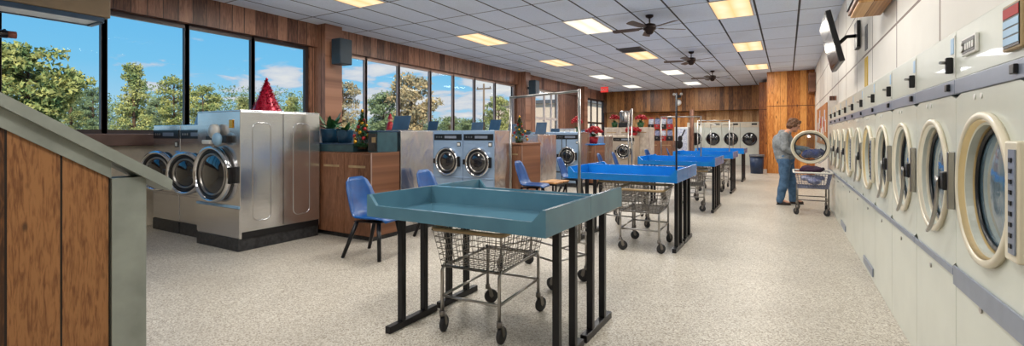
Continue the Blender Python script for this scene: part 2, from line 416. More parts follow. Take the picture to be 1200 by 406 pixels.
# window wall: low wall, piers between glazed runs, boarded fascia
w = MB()
w.box(WX-.2, WX, YF, 14.66, 0, 1.22)
for a, b in ((6.19, 6.91), (14.66, 16.2), (18.4, 21.4), (24.3, YB)): w.box(WX-.2, WX, a, b, (1.22 if b < 15 else 0), 3.2)
w.box(WX-.2, WX, YF, -2.62, 1.22, 3.2)
struct(w.build('wall_left', M['walnut_y']), 'walnut boarded wall between the windows')
struct(MB().box(WX-.2, WX+.005, YF, 6.19, .0, 1.218).build('wall_left_lower', M['cream_wall']), 'cream wall under the front windows')
struct(MB().box(WX-.2, WX+.1, YF, YB, 3.2, CH).build('trim_1', M['walnut_y']), 'walnut boarded fascia over the windows')
struct(MB().box(WX-.2, WX+.14, YF, 14.66, 1.222, 1.40, .01).build('trim_2', M['sill']), 'dark brown window sill')
struct(MB().box(WX+.002, WX+.35, 6.3, 6.72, 0, CH, .006).build('trim_3', M['walnut_x']), 'walnut clad column between the window runs')
struct(MB().box(WX+.002, WX+.38, 14.72, 15.1, 0, CH, .006).build('trim_4', M['walnut_x']), 'walnut clad column beside the glass door')
struct(MB().box(WX+.002, WX+.3, 20.6, 21.0, 0, CH, .006).build('trim_5', M['walnut_x']), 'walnut clad column near the far corner')
struct(MB().box(-8.4, -.66, 23.95, YB-.002, 2.56, CH-.002).build('trim_6', M['soffit']), 'dark oak boarded soffit across the far end')
struct(MB().box(-.62, .838, 19.3, 23.9, 0, CH-.002).build('wall_back_closet', M['pine_x']), 'amber knotty pine closet block')
struct(MB().box(-.98, -.66, 21.6, 23.94, 0, CH-.12).build('trim_7', M['pine_x']), 'amber pine return beside the far dryers')

def bay(n, y0, y1, z0, z1, fm, fw=.05, name='window_%d', rails=(), muls=()):
    f = MB(); x0, x1 = WX-.10, WX-.03
    f.box(x0, x1, y0-fw, y0+fw, z0, z1); f.box(x0, x1, y1-fw, y1+fw, z0, z1)
    f.box(x0, x1, y0+fw, y1-fw, z1-.07, z1); f.box(x0, x1, y0+fw, y1-fw, z0, z0+.06)
    for r in rails: f.box(x0+.02, x1-.02, y0+fw, y1-fw, r-.05, r+.05)
    for r in muls: f.box(x0+.01, x1-.01, r-.05, r+.05, z0+.06, z1-.07)
    o = struct(f.build(name % n, M[fm]))
    MB().box(WX-.085, WX-.075, y0+fw*.5, y1-fw*.5, z0+.03, z1-.03).build('glass_pane', M['glass'], o)
    return o
n = 0
for ys, fm in (([-2.6, -1.5, -.4, .7, 1.79, 2.85, 3.93, 5.03, 6.15], 'dark_frame'), ([6.95, 7.72, 8.8, 10.02, 11.06, 12.15, 13.35, 14.62], 'alu_frame')):
    for a, b in zip(ys, ys[1:]):
        n += 1; bay(n, a+.004, b-.004, 1.40, 3.2, fm, .034)
bay(1, 16.22, 18.38, 0.005, 3.2, 'white_frame', .07, 'door_%d', rails=(2.05,), muls=(17.1, 17.75))
bay(2, 21.42, 24.28, 0.005, 3.2, 'dark_frame', .08, 'door_%d', rails=(2.0,), muls=(22.4, 23.3))

# ramp-side half wall in front: grooved ply, grey post and sloping cap
X0, X1 = -3.02, -2.9
hw = MB()
def capz(y): return 1.555-.655*(y-.62)
fnx = lambda u, v, d: (d, u, v)
hw.prism([(-2.2, 0), (1.0, 0), (1.0, capz(1.0)-.10), (-.35, capz(-.35)-.10), (-.35, 2.05), (-2.2, 2.05)], fnx, X0, X1-.015)
hwo = struct(hw.build('wall_ramp', M['half']), 'grooved plywood half wall with sloping grey cap')
MB().box(X0-.01, X1, 1.005, 1.15, 0, capz(1.15)-.045).build('corner_post', M['grey_trim'], hwo)
MB().prism([(-.35, capz(-.35)-.14), (1.003, capz(1.003)-.14), (1.003, capz(1.003)-.045), (-.35, capz(-.35)-.045)], fnx, X0-.005, X1-.002).build('sloping_trim', M['grey_trim'], hwo)
cp = MB().prism([(-.4, capz(-.4)-.044), (1.255, capz(1.255)-.06), (1.26, capz(1.255)-.005), (1.24, capz(1.24)+.004), (-.4, capz(-.4)+.004)], fnx, X0-.04, X1+.03)
cp.build('sloping_cap', M['grey_trim'], hwo)

# ------------------------------------------------------------------ ceiling fittings
LIGHT_E = 65.
cols_l = {-6.24: 'window-side', -3.57: 'middle', -.85: 'dryer-side'}
kinds = {(-6.24, 5.15): 'lamp_warm', (-6.24, 9.29): 'lamp_warm', (-3.57, 9.29): 'lamp_white', (-.85, 9.29): 'lamp_warm', (-.85, 13.45): 'lamp_warm', (-.85, 17.6): 'lamp_warm', (-6.24, 13.45): 'lamp_warm', (-3.57, 13.45): 'lamp_warm'}
def lamp_at(x, y, label, kind):
    t = thing('ceiling_light', label, 'ceiling light', (x, y, CH), 0, 'recessed ceiling light panels')
    f = MB(); a, b = .325, .685
    f.box(-a, a, -b, -b+.02, -.012, -.001); f.box(-a, a, b-.02, b, -.012, -.001); f.box(-a, -a+.02, -b+.02, b-.02, -.012, -.001); f.box(a-.02, a, -b+.02, b-.02, -.012, -.001)
    f.build('frame', M['white_frame'], t)
    MB().box(-a+.02, a-.02, -b+.02, b-.02, -.009, -.001).build('diffuser', M[kind], t)
    L = bpy.data.lights.new('fluorescent_lamp', 'AREA'); L.shape = 'RECTANGLE'; L.size = .6; L.size_y = 1.3; L.energy = LIGHT_E
    L.color = {'lamp_warm': (1, .93, .82), 'lamp_white': (1, .97, .92), 'lamp_cool': (.97, .98, 1)}[kind]
    o = bpy.data.objects.new('fluorescent_lamp', L); COL.objects.link(o); o.location = (0, 0, -.02); o.parent = t
for x, cn in cols_l.items():
    for k, y in enumerate((1.0, 5.15, 9.29, 13.45, 17.6, 21.75)):
        if x == -.85 and y > 20: continue
        if y == 1.0 and x == -6.24: continue
        kind = kinds.get((x, y), 'lamp_cool' if y > 13 else 'lamp_white')
        lamp_at(x, y, '%s fluorescent panel in the %s row of ceiling lights, %s' % ('amber' if kind == 'lamp_warm' else 'white', cn,
                ('above the ramp end', 'above the front tables', 'level with the nearest ceiling fan', 'level with the middle ceiling fan', 'level with the farthest ceiling fan', 'close to the far wall')[k]), kind)

def fan_at(x, y, label, a0):
    t = thing('ceiling_fan', label, 'ceiling fan', (x, y, CH), 0, 'ceiling fans along the room')
    MB().lathe([(0, -.001), (.075, -.001), (.07, -.035), (.03, -.06), (0, -.06)], n=20).build('canopy', M['bronze'], t)
    MB().tube([(0, 0, -.06), (0, 0, -.16)], .014, 8).build('downrod', M['bronze'], t)
    MB().lathe([(0, -.155), (.05, -.16), (.11, -.18), (.125, -.22), (.12, -.27), (.08, -.30), (.07, -.34), (.04, -.365), (0, -.37)], n=24).build('motor', M['bronze'], t)
    for k in range(5):
        an = a0+k*2*PI/5
        R = Matrix.Rotation(an, 4, 'Z') @ Matrix.Translation((0, 0, -.25)) @ Matrix.Rotation(.2, 4, 'X')
        b = MB().prism([(.2, -.05), (.3, -.066), (.66, -.075), (.70, -.06), (.715, 0), (.70, .06), (.66, .075), (.3, .066), (.2, .05)], lambda u, v, d: (u, v, d), -.004, .004).xf(R)
        bl = b.build('blade', M['brownfan'], t)
        MB().prism([(.1, -.018), (.2, -.04), (.27, -.03), (.27, .03), (.2, .04), (.1, .018)], lambda u, v, d: (u, v, d), .005, .011).xf(R).build('blade_iron', M['bronze'], bl)
fan_at(-2.25, 9.0, 'dark ceiling fan nearest the front tables', .66)
fan_at(-2.25, 13.5, 'middle of the three dark ceiling fans', .8)
fan_at(-2.27, 17.9, 'farthest dark ceiling fan, near the far wall', .74)

t = thing('ceiling_vent', 'grey ceiling air vent beside a light panel', 'vent', (-3.57, 12.35, CH))
MB().box(-.31, .31, -.3, .3, -.01, -.001).build('backing', M['ventdark'], t)
f = MB()
for a, b, c, d in ((-.32, .32, -.31, -.27), (-.32, .32, .27, .31), (-.32, -.28, -.27, .27), (.28, .32, -.27, .27)): f.box(a, b, c, d, -.02, -.001)
f.build('frame', M['grille'], t)
f = MB()
for k in range(7): f.box(-.28, .28, -.235+k*.075, -.215+k*.075, -.022, -.011)
f.build('louvre', M['grille'], t)

t = thing('exit_sign', 'red EXIT sign hanging from the ceiling near the far left corner', 'exit sign', (-7.05, 20.2, CH))
MB().tube([(0, 0, -.001), (0, 0, -.12)], .012, 6).build('stem', M['white'], t)
MB().box(-.17, .17, -.035, .035, -.36, -.12, .008).build('housing', M['exitred'], t)
cu = bpy.data.curves.new('lettering', 'FONT'); cu.body = 'EXIT'; cu.size = .16; cu.align_x = 'CENTER'; cu.extrude = .003
tq = bpy.data.objects.new('lettering_outline', cu); COL.objects.link(tq); bpy.context.view_layer.update()
me_ = bpy.data.meshes.new_from_object(tq.evaluated_get(bpy.context.evaluated_depsgraph_get())); bpy.data.objects.remove(tq)
tx = bpy.data.objects.new('lettering', me_); COL.objects.link(tx); tx.parent = t; tx.location = (0, -.04, -.30); tx.rotation_euler = (PI/2, 0, 0); me_.materials.clear(); me_.materials.append(M['white'])

def speaker(x, y, z, label):
    t = thing('wall_speaker', label, 'speaker', (x, y, z))
    MB().box(-.13, .13, -.15, .15, -.26, .26, .012).build('cabinet', M['speaker'], t)
    g = MB().box(.131, .145, -.14, .14, -.25, .25, .005)
    g.build('grille', M['speaker'], t)
    MB().box(-.24, -.13, -.03, .03, -.04, .04).build('bracket', M['black'], t)
speaker(-7.86, 6.51, 3.08, 'dark wall speaker on the column after the first windows')
speaker(-7.83, 14.9, 3.08, 'small dark wall speaker on the column beside the glass door')

# beige unit over the first window
t = thing('air_heater', 'long beige overhead heater hanging before the first big window', 'heater', (-8.0, 1.35, 2.86))
MB().box(-.28, .26, -.75, 1.32, .07, .52, .012).build('casing', M['beige'], t)
MB().box(-.22, .2, -.66, 1.22, .02, .069, .006).build('outlet', M['white'], t)
f = MB(); f.box(-.24, -.2, -.7, 1.26, .01, .068); f.box(.2, .235, -.7, 1.26, .01, .068); f.box(-.2, .2, 1.22, 1.27, .0, .068)
f.build('outlet_rim', M['navy'], t)
MB().box(.262, .266, .0, .3, .13, .27).build('rating_label', M['tan'], t)
for q in (-.55, 1.1): MB().box(-.03, .03, q-.02, q+.02, .52, .798).build('hanger', M['black'], t)
t = thing('security_camera', 'small dark camera with reddish cap on the first window post', 'camera', (-8.33, 1.82, 2.63))
MB().tube([(-.13, 0, .05), (0, 0, .05), (0, 0, 0)], .015, 6).build('arm', M['black'], t)
MB().tube([(0, -.22, -.01), (0, .02, 0)], .05, 12).build('body', M['black'], t)
MB().tube([(0, .021, 0), (0, .1, .003)], .045, 12).build('cap', simple('dull_red_cap', (150, 90, 76), .5), t)

# far soffit fittings
t = thing('emergency_light', 'twin-head emergency light on the oak soffit', 'emergency light', (-4.6, 23.9, 3.28))
MB().box(-.14, .14, -.02, .045, -.07, .07, .01).build('box', M['black'], t)
for q in (-.17, .17): MB().lathe([(0, -.08), (.06, -.08), (.07, -.03), (.04, .02), (0, .03)], (q, -.03, .1), (0, 1, 0), 16).build('lamp_head', M['white'], t)
t = thing('dome_camera', 'white globe fitting on the oak soffit above the racks', 'camera', (-4.55, 23.86, 2.98))
MB().box(-.06, .06, .02, .085, -.02, .16, .01).build('mount', M['black'], t)
MB().ell((0, -.08, -.02), (.14, .14, .15), 3).build('globe', M['white'], t)

# ------------------------------------------------------------------ dryer bank on the right wall
FX = .70
def circle_pts(c, r, n, ax=0): return [(c[0], c[1]+r*math.cos(2*PI*k/n), c[2]+r*math.sin(2*PI*k/n)) for k in range(n)]
def ring_mb(prof, n=48): return MB().lathe(prof, (0, 0, 1.16), (-1, 0, 0), n, closed=True)
RING_THICK = [(.313, .0), (.317, .014), (.312, .024), (.292, .026), (.286, .02), (.284, .0)]
RING_CONE = [(.2835, .0195), (.25, -.05), (.2612, -.052), (.2835, .001)]
RING_THIN = [(.306, .0), (.309, .010), (.304, .017), (.286, .019), (.279, .014), (.277, .0)]
RING_CONE2 = [(.2765, .0135), (.249, -.045), (.261, -.047), (.2765, .001)]
def dryer(y, label, style, opened=False):
    t = thing('tumble_dryer', label, 'dryer', (FX, y, 0), 0, 'cream tumble dryers along the right wall')
    w = .393
    MB().box(0, .136, -w, w, .0, .728, .004).build('lower_panel', M['cream'], t)
    # upper front with a round opening
    u = MB(); nn = 48; z0, z1 = .732, 1.574
    inner = []; outer = []
    for k in range(nn):
        a = 2*PI*k/nn; cy, cz = math.cos(a), math.sin(a)
        s_ = min((w/abs(cy)) if abs(cy) > 1e-6 else 9, ((z1-1.16) if cz > 0 else (1.16-z0))/abs(cz) if abs(cz) > 1e-6 else 9)
        inner.append((0, .262*cy, 1.16+.262*cz)); outer.append((0, s_*cy, 1.16+s_*cz))
    iv = [u.bm.verts.new(p) for p in inner]; ov = [u.bm.verts.new(p) for p in outer]
    bv = [u.bm.verts.new((.136, p[1], p[2])) for p in outer]; dv = [u.bm.verts.new((.125, p[1], p[2])) for p in inner]
    for k in range(nn):
        j = (k+1) % nn
        u.bm.faces.new((iv[k], iv[j], ov[j], ov[k])); u.bm.faces.new((ov[k], ov[j], bv[j], bv[k])); u.bm.faces.new((dv[k], dv[j], iv[j], iv[k]))
    u.build('front_panel', M['cream'], t)
    MB().lathe([(0, .13), (.27, .13)], (0, 0, 1.16), (1, 0, 0), 32).build('drum', M['drum'], t)
    MB().box(0, .136, -w, w, 1.648, 1.88, .004).build('control_panel', M['cream'], t)
    MB().box(-.006, .136, -w, w, 1.576, 1.646, .003).build('band', M['band'], t)
    # coin slide, price card, sticker, key lock
    if style != 'near':
     cs = MB().box(-.028, -.0005, -.012-.345, .012-.345, 1.68, 1.76, .005).build('coin_slide', M['black'], t)
     MB().tube([(-.028, -.345, 1.735), (-.05, -.36, 1.735)], .008, 8).build('slide_knob', M['chrome'], cs)
     MB().box(-.004, -.0005, -.37, -.325, 1.775, 1.85).build('price_card', M['label_blue'], t)
    MB().box(-.004, -.0005, -.39, -.38, 1.66, 1.86).build('edge_strip', M['white'], t)
    MB().box(-.02, -.0065, -.33, -.29, 1.595, 1.63, .003).build('band_latch', M['black'], t)
    for q in (.05, .13): MB().tube([(-.004, q, 1.545), (.0, q, 1.545)], .012, 10).build('white_glint', M['white'], t)  # white discs painted in as lamp reflections below the band
    MB().tube([(-.006, .05, .65), (.0, .05, .65)], .014, 10).build('key_lock', M['chrome'], t)
    MB().box(-.012, -.0005, -w, w, *( (.665, .755) if style == 'near' else (.705, .74)), .003).build('seam_strip', M['band'], t)
    d = bpy.data.objects.new('door', None)
    if style in ('near', 'plate'): d = ring_mb(RING_THICK).build('door', M['ringpale'], t); ring_mb(RING_CONE).build('inner_ring', M['ring'], d)
    else: d = ring_mb(RING_THIN).build('door', M['ringpale'], t); ring_mb(RING_CONE2).build('inner_ring', M['ringpale'], d)
    gl = MB().lathe([(0, -.022), (.1, -.026), (.19, -.036), (.248, -.044)], (0, 0, 1.16), (-1, 0, 0), 40).build('door_glass', M['clearglass' if opened else 'glassdark'], d)
    MB().lathe([(.251, -.038), (.253, -.03), (.244, -.028), (.236, -.034), (.238, -.042)], (0, 0, 1.16), (-1, 0, 0), 48, closed=True).build('gasket', M['black'], d)
    if style in ('near', 'plate'):
        hp = MB().box(-.03, -.002, -.392, -.285, .94, 1.36, .008).build('hinge_plate', M['ringpale'], d)
        MB().box(-.035, -.0305, -.388, -.335, .97, 1.33).build('hinge_cover', M['band'], hp)
        g = MB()
        for k in range(9): g.box(-.039, -.0355, -.37, -.35, .99+k*.037, 1.005+k*.037)
        g.build('screw_slots', M['black'], hp)
    else:
        hp = MB().box(-.045, -.002, -.375, -.315, 1.11, 1.2, .006).build('latch', M['black'], d)
        MB().box(-.03, -.002, -.392, -.376, 1.02, 1.3, .004).build('latch_bar', M['chrome'], d)
        pts = [(-.052, .318*math.cos(a), 1.16+.318*math.sin(a)) for a in [PI-.05+k*.1 for k in range(13)]]
        MB().tube(pts, .009, 6).build('edge_guard', M['chrome'], d)
    return t, d
styles = {0: 'near', 3: 'thin', 4: 'plate', 6: 'plate'}
Y0 = 2.62; P = .79
for k in range(-1, 11):
    y = Y0+P*k
    st = styles.get(k, 'thin')
    if k == 10:
        t, d = dryer(y, 'cream tumble dryer with its round door swung open beside the woman', 'thin', True)
        # swing the door out about its hinge on the near edge
        hinge = Vector((0, -.33, 0)); R = Matrix.Translation(hinge) @ Matrix.Rotation(math.radians(86), 4, 'Z') @ Matrix.Translation(-hinge)
        d.matrix_local = R
        continue
    if k == -1: lab = 'cream tumble dryer at the very near end of the bank'
    elif k == 0: lab = 'nearest cream tumble dryer in view, with thick beige door ring and hinge plate'
    else: lab = 'cream tumble dryer with closed glass door, %s after the nearest one in view' % (ORD[k-1] if k > 1 else 'next')
    t, d = dryer(y, lab, st)
    if k == 0:
        np_ = MB().box(-.014, -.0005, .075, .255, 1.735, 1.815, .004).build('nameplate', M['white'], t)
        MB().box(-.016, -.0145, .085, .245, 1.745, 1.805).build('nameplate_field', M['black'], np_)
        MB().tube([(-.018, .225, 1.795), (-.018, .24, 1.785), (-.018, .225, 1.776), (-.018, .222, 1.764), (-.018, .238, 1.755)], .004, 6).build('initial_letter', M['white'], np_)
        for q in range(4): MB().box(-.019, -.0165, .195-q*.03-.018, .195-q*.03, 1.758, 1.786).build('letter', M['white'], np_)
        sg = MB().box(-.02, -.0005, -.39, -.235, 1.68, 1.845, .004).build('instruction_frame', M['tan'], t)
        MB().box(-.023, -.0205, -.385, -.25, 1.69, 1.835).build('instruction_card', M['black'], sg)
        MB().box(-.025, -.0235, -.385, -.255, 1.795, 1.83).build('red_heading', M['paperred'], sg)
        for q in range(3): MB().box(-.025, -.0235, -.385, -.255, 1.70+q*.031, 1.725+q*.031).build('text_block', M['label_blue'], sg)
    if k in (4, 7): MB().box(-.012, -.0005, -.3, .3, .05, .13, .004).build('kick_plate', M['band'], t)
ye = Y0+P*10+.395
struct(MB().box(FX-.005, .838, ye+.02, ye+.2, 0, 2.05).build('trim_8', M['white_frame']), 'pale filler panel at the end of the dryers')
struct(MB().box(FX+.03, .838, ye+.205, ye+.34, 0, 2.15).build('trim_9', M['walnut_x']), 'dark wooden end board after the dryers')

# right wall fittings
t = thing('television', 'black flat television tilted down from a bracket on the white wall', 'television', (0, 7.8, 0))
tilt = Matrix.Translation((.50, 0, 2.64)) @ Matrix.Rotation(math.radians(-13), 4, 'Y')
def TB(x0, x1, y0, y1, z0, z1, b=.0): return MB().box(x0, x1, y0, y1, z0, z1, b, tilt)
TB(-.0, .06, -.6, .6, -.34, .34, .006).build('casing', M['black'], t)
TB(-.004, -.0005, -.575, .575, -.315, .315).build('screen', simple('dark_glossy_screen', (20, 20, 24), .2, spec=.9, coat=.4), t)
TB(.061, .1, -.2, .2, -.15, .15).build('mounting_plate', M['blackmetal'], t)
MB().tube([(.60, 0, 2.62), (.70, 0, 2.72), (.80, 0, 2.72)], .025, 8).build('bracket_arm', M['blackmetal'], t)
MB().box(.80, .838, -.15, .15, 2.55, 2.9).build('wall_plate', M['blackmetal'], t)
t = thing('wooden_wall_box', 'wooden box hanging high on the white wall above the dryers', 'wall box', (.68, 5.65, 2.88))
MB().box(-.13, .157, -.35, .35, -.26, .35, .01).build('case', M['walnut_y'], t)
MB().box(-.11, .14, -.33, .33, -.285, -.262, .003).build('lit_underside', M['lightoak'], t)  # light oak tone paints the lit underside of the dark box
MB().box(-.145, -.131, -.32, .32, -.22, .3, .004).build('front_cloth', M['speaker'], t)
t = thing('yellow_strip', 'yellow hazard strip stuck on the white wall above the dryers', 'tape')
MB().box(.834, .8395, 7.0, 7.25, 1.95, 2.33).build('tape', M['yellow'], t)
MB().box(.834, .8395, 7.02, 7.22, 2.42, 2.72).build('faded_lettering', M['grille'], t)
t = thing('notice_board', 'cork notice board of papers on the wall past the dryers', 'notice board', (.80, 15.2, 1.65))
MB().box(0, .037, -2.0, 2.0, -.5, .5, .006).build('board', M['cork'], t)
for k in range(14):
    yy = -1.75+.27*k; zz = rnd.uniform(-.3, .25); hh = rnd.uniform(.1, .18)
    MB().box(-.006-.001*(k % 2), -.0005, yy-.1, yy+.1, zz-hh, zz+hh).build('paper', M['paperred' if k % 5 == 2 else ('paper' if k % 3 else 'white')], t)
t = thing('wall_vent', 'brown vent box high on the white wall at the far end', 'vent', (.66, 18.9, 3.15))
MB().box(-.02, .17, -.35, .35, -.32, .32, .01).build('case', M['walnut_y'], t)
MB().box(-.026, -.021, -.3, .3, -.27, .27).build('face_plate', M['brownfan'], t)

# ------------------------------------------------------------------ folding tables
def folding_table(label, mat, loc, rz, group, pole=False):
    t = thing('folding_table', label, 'folding table', loc, rz, group)
    W, D, zb, zt, th = .672, .66, .83, .978, .024
    # local: x -W..W, y 0 (open front) .. D (high back)
    m = MB()
    m.box(-W, W, 0, D, zb, zb+.022)
    m.box(-W, W, D-th, D, zb+.022, zt)                                   # back rim
    for s in (-1, 1):
        m.prism([(0, zb+.022), (D-th, zb+.022), (D-th, zt), (0, zt)], lambda u, v, d: (d, u, v), s*W, s*(W-th))
    m.box(-W+th, W-th, 0, th, zb+.022, zb+.078)                          # low front lip
    for s in (-1, 1):                                                   # sloped corner up to the side rim
        m.prism([(W-th, zb+.078), (W-th-.06, zb+.078), (W-th, zt)], lambda u, v, d: (s*u, d, v), 0, th)
    m.build('tray_top', mat, t)
    for s in (-1, 1):
        for yy in (.27, .51):
            MB().box(s*(W-.06)-.022, s*(W-.06)+.022, yy-.022, yy+.022, .05, zb-.001, .004).build('leg', M['blackmetal'], t)
        ft = MB().box(s*(W-.06)-.024, s*(W-.06)+.024, .13, .64, 0.0, .049, .004).build('foot', M['blackmetal'], t)
    if pole:
        p = MB().tube([(W-.012, .02, zt), (W-.012, .02, 1.86)], .011, 8).build('garment_pole', M['blackmetal'], t)
    return t
XC = -1.775
TG = 'blue folding tables in a row'
folding_table('teal folding table with raised rim, nearest the viewer', M['teal'], (XC, 2.235, 0), 0, None)
folding_table('teal folding table backed against the nearest one', M['teal'], (XC, 3.56, 0), PI, None)
desc = ['first blue folding table behind the teal pair', 'second', 'third', 'fourth']
for i, yc in enumerate((6.2, 9.45, 12.6, 15.8)):
    folding_table('blue folding table on the near side of the %s blue pair' % ORD[i], M['blue'], (XC+.03, yc-.665, 0), 0, TG, pole=(i == 0))
    folding_table('blue folding table on the far side of the %s blue pair' % ORD[i], M['blue'], (XC+.03, yc+.665, 0), PI, TG)

# ------------------------------------------------------------------ laundry carts
def cart(label, loc, rz, rack=False, wire='wire', group='wire laundry carts', rim='tan'):
    """long axis local y; basket of wire on a tube frame with four swivel casters"""
    t = thing('laundry_cart', label, 'laundry cart', loc, rz, group)
    a, b = .225, .33; z0, z1 = .47, .72; a2, b2 = .27, .37
    def P3(f, u, v):   # basket taper: f 0 bottom..1 top
        return (u*(a+(a2-a)*f), v*(b+(b2-b)*f), z0+(z1-z0)*f)
    m = MB()
    for k in range(7):
        f = k/6
        m.tube([P3(f, -1, -1), P3(f, 1, -1), P3(f, 1, 1), P3(f, -1, 1)], .0028 if k not in (0, 6) else .006, 4, closed=True)
    for k in range(13):
        u = -1+2*k/12
        m.tube([P3(1, u, -1), P3(0, u, -1), P3(0, u, 1), P3(1, u, 1)], .0025, 4)
    for k in range(17):
        v = -1+2*k/16
        m.tube([P3(1, -1, v), P3(0, -1, v), P3(0, 1, v), P3(1, 1, v)], .0025, 4)
    m.build('wire_basket', M[wire], t)
    rm = MB(); c = .05; top = z1+.015; A, B = a2+.012, b2+.012
    path = []
    for cx, cy, s0 in ((A-c, B-c, 0), (-A+c, B-c, PI/2), (-A+c, -B+c, PI), (A-c, -B+c, 3*PI/2)):
        for q in range(4): path.append((cx+c*math.cos(s0+q*PI/6), cy+c*math.sin(s0+q*PI/6), top))
    rm.tube(path, .014, 8, closed=True); rm.build('bumper_rim', M[rim], t)
    fr = MB(); zl = .26
    for sx in (-1, 1):
        for sy in (-1, 1):
            fr.tube([(sx*a*.98, sy*b*.9, z0+.01), (sx*a, sy*b*.98, z0-.03), (sx*a, sy*b*.98, .13)], .0125, 8)
    for sy in (-1, 1): fr.tube([(-a, sy*b*.98, zl), (a, sy*b*.98, zl)], .010, 8); fr.tube([(-a, sy*b*.9, z0-.005), (a, sy*b*.9, z0-.005)], .010, 8)
    for sx in (-1, 1): fr.tube([(sx*a, -b*.98, zl), (sx*a, b*.98, zl)], .010, 8); fr.tube([(sx*a*.98, -b*.9, z0-.005), (sx*a*.98, b*.9, z0-.005)], .010, 8)
    fr.build('frame', M['chrome' if wire == 'wire' else 'wire'], t)
    for sx in (-1, 1):
        for sy in (-1, 1):
            an = rnd.uniform(-1.2, 1.2); x, y = sx*a, sy*b*.98
            cm = MB().tube([(x, y, .155), (x, y, .12)], .02, 10)
            ox, oy = math.sin(an)*.028, math.cos(an)*.028
            px, py = math.cos(an)*.019, -math.sin(an)*.019
            for q in (-1, 1):
                cm.prism([(0, .125), (.028, .125), (.045, .06), (.028, .045), (.012, .06)], lambda u, v, d: (x+math.sin(an)*u+px*q*d/.019, y+math.cos(an)*u+py*q*d/.019, v), .017, .020)
            co = cm.build('caster', M['wire'], t)
            MB().lathe([(.0, -.013), (.05, -.013), (.056, -.008), (.056, .008), (.05, .013), (0, .013)], (x+ox, y+oy, .0565), (px, py, 0), 20).build('wheel', M['rubber'], co)
    if rack:
        for sy in (-1, 1): MB().tube([(0, sy*(b+.075), z0-.05), (0, sy*(b+.075), 1.79)], .0125, 10).build('rack_pole', M['chrome'], t)
        MB().tube([(0, -b-.075, 1.775), (0, b+.075, 1.775)], .0125, 10).build('hanging_bar', M['chrome'], t)
        for sy in (-1, 1): MB().tube([(-a, sy*b*.98, .36), (0, sy*(b+.075), .42), (a, sy*b*.98, .36)], .008, 6).build('rack_brace', M['chrome'], t)
    return t
cart('wire laundry cart with tan bumper rim under the nearest teal table', (-1.87, 2.91, 0), math.radians(4))
c2 = cart('chrome laundry cart with a hanging bar, standing behind the teal tables', (-2.06, 4.09, 0), PI/2-math.radians(21), True)
c2.scale = (.9, 1.22, 1)
cart('wire laundry cart under the near blue table, closest to its right legs', (-1.52, 5.86, 0), math.radians(3))
cart('wire laundry cart under the near blue table, closest to its left legs', (-2.0, 6.68, 0), math.radians(-2))
c = cart('chrome laundry cart with a hanging bar behind the first blue pair', (-2.2, 7.55, 0), math.radians(20), True)
cart('wire laundry cart under the second blue pair', (-1.55, 9.3, 0), math.radians(8))
c = cart('rolling rack cart with hanging bar beyond the second blue pair', (-1.97, 10.55, 0), PI/2+math.radians(14), True)
cart('wire laundry cart under the third blue pair', (-1.6, 12.6, 0), 0)
cart('rolling rack cart with hanging bar beyond the third blue pair', (-1.72, 13.75, 0), PI/2+math.radians(20), True)
cart('wire laundry cart under the fourth blue pair', (-1.65, 15.8, 0), 0)
cart('rolling rack cart with hanging bar near the far dryers', (-2.15, 19.6, 0), PI/2+math.radians(20), True)
cart('loaded laundry cart below the open dryer door', (.385, 9.84, 0), 0, False, 'wire_blue', rim='white')

def lump(name, label, mat, c, r, cat='laundry', seed=1, jit=.5):
    b = MB()
    rr = random.Random(seed)
    for k in range(7):
        b.ell((rr.uniform(-.5, .5)*r[0], rr.uniform(-.5, .5)*r[1], rr.uniform(-.3, .35)*r[2]), (r[0]*.55, r[1]*.55, r[2]*.6), 2)
    o = remeshed(b, name, mat, None, min(r)*.09, 3, min(r)*.3, 2.2/max(r))
    o.location = c
    return tag(o, label, cat)
lump('laundry_pile', 'plum laundry heaped on top of the loaded cart', M['purple'], (.40, 9.86, .765), (.2, .27, .085), seed=3)
lump('laundry_pile', 'pale patterned laundry filling the loaded cart basket', M['mixcloth'], (.40, 9.86, .585), (.18, .26, .09), seed=5)
lump('laundry_bundle', 'blue garment held behind the open round door', M['bluecloth'], (.42, 10.62, 1.04), (.2, .16, .12), seed=8)

# ------------------------------------------------------------------ chairs
def chair(label, loc, rz):
    """moulded shell chair facing local +x"""
    t = thing('shell_chair', label, 'chair', loc, rz, 'blue moulded shell chairs')
    # shell as a swept profile (x along depth, z) with width and side-curl
    prof = [(.235, .405, .19, .0), (.21, .43, .215, .01), (.12, .425, .23, .025), (0, .415, .235, .035), (-.1, .418, .235, .045), (-.165, .45, .23, .055), (-.2, .52, .225, .05), (-.228, .63, .215, .04), (-.255, .74, .2, .03), (-.278, .83, .165, .02), (-.286, .875, .1, .01)]
    b = MB(); rows = []
    for i, (x, z, hw_, curl) in enumerate(prof):
        row = []
        for k in range(-4, 5):
            u = k/4; cu = curl*(abs(u)**2.4)
            # curl upward on the seat, forward on the back
            f = min(1, max(0, (.0-x-.06)/.15))
            row.append(b.bm.verts.new((x+cu*f, u*hw_, z+cu*(1-f))))
        rows.append(row)
    for r0, r1 in zip(rows, rows[1:]):
        for k in range(8):
            f = b.bm.faces.new((r0[k], r0[k+1], r1[k+1], r1[k])); f.smooth = True
    bmesh.ops.recalc_face_normals(b.bm, faces=b.bm.faces)
    bmesh.ops.solidify(b.bm, geom=list(b.bm.faces), thickness=.012)
    s = b.build('seat_shell', M['chairblue'], t)
    for sx in (-1, 1):
        for sy in (-1, 1):
            MB().tube([(sx*.13+.0, sy*.15, .398), (sx*.17+(.01 if sx > 0 else -.09), sy*.21, .0)], .022, 8, r1=.019).build('leg', M['blackmetal'], t)
    MB().box(-.16, .16, -.165, .165, .392, .406, .003).build('seat_frame', M['blackmetal'], t)
    t.scale = (1.12, 1.12, 1.02)
    return t
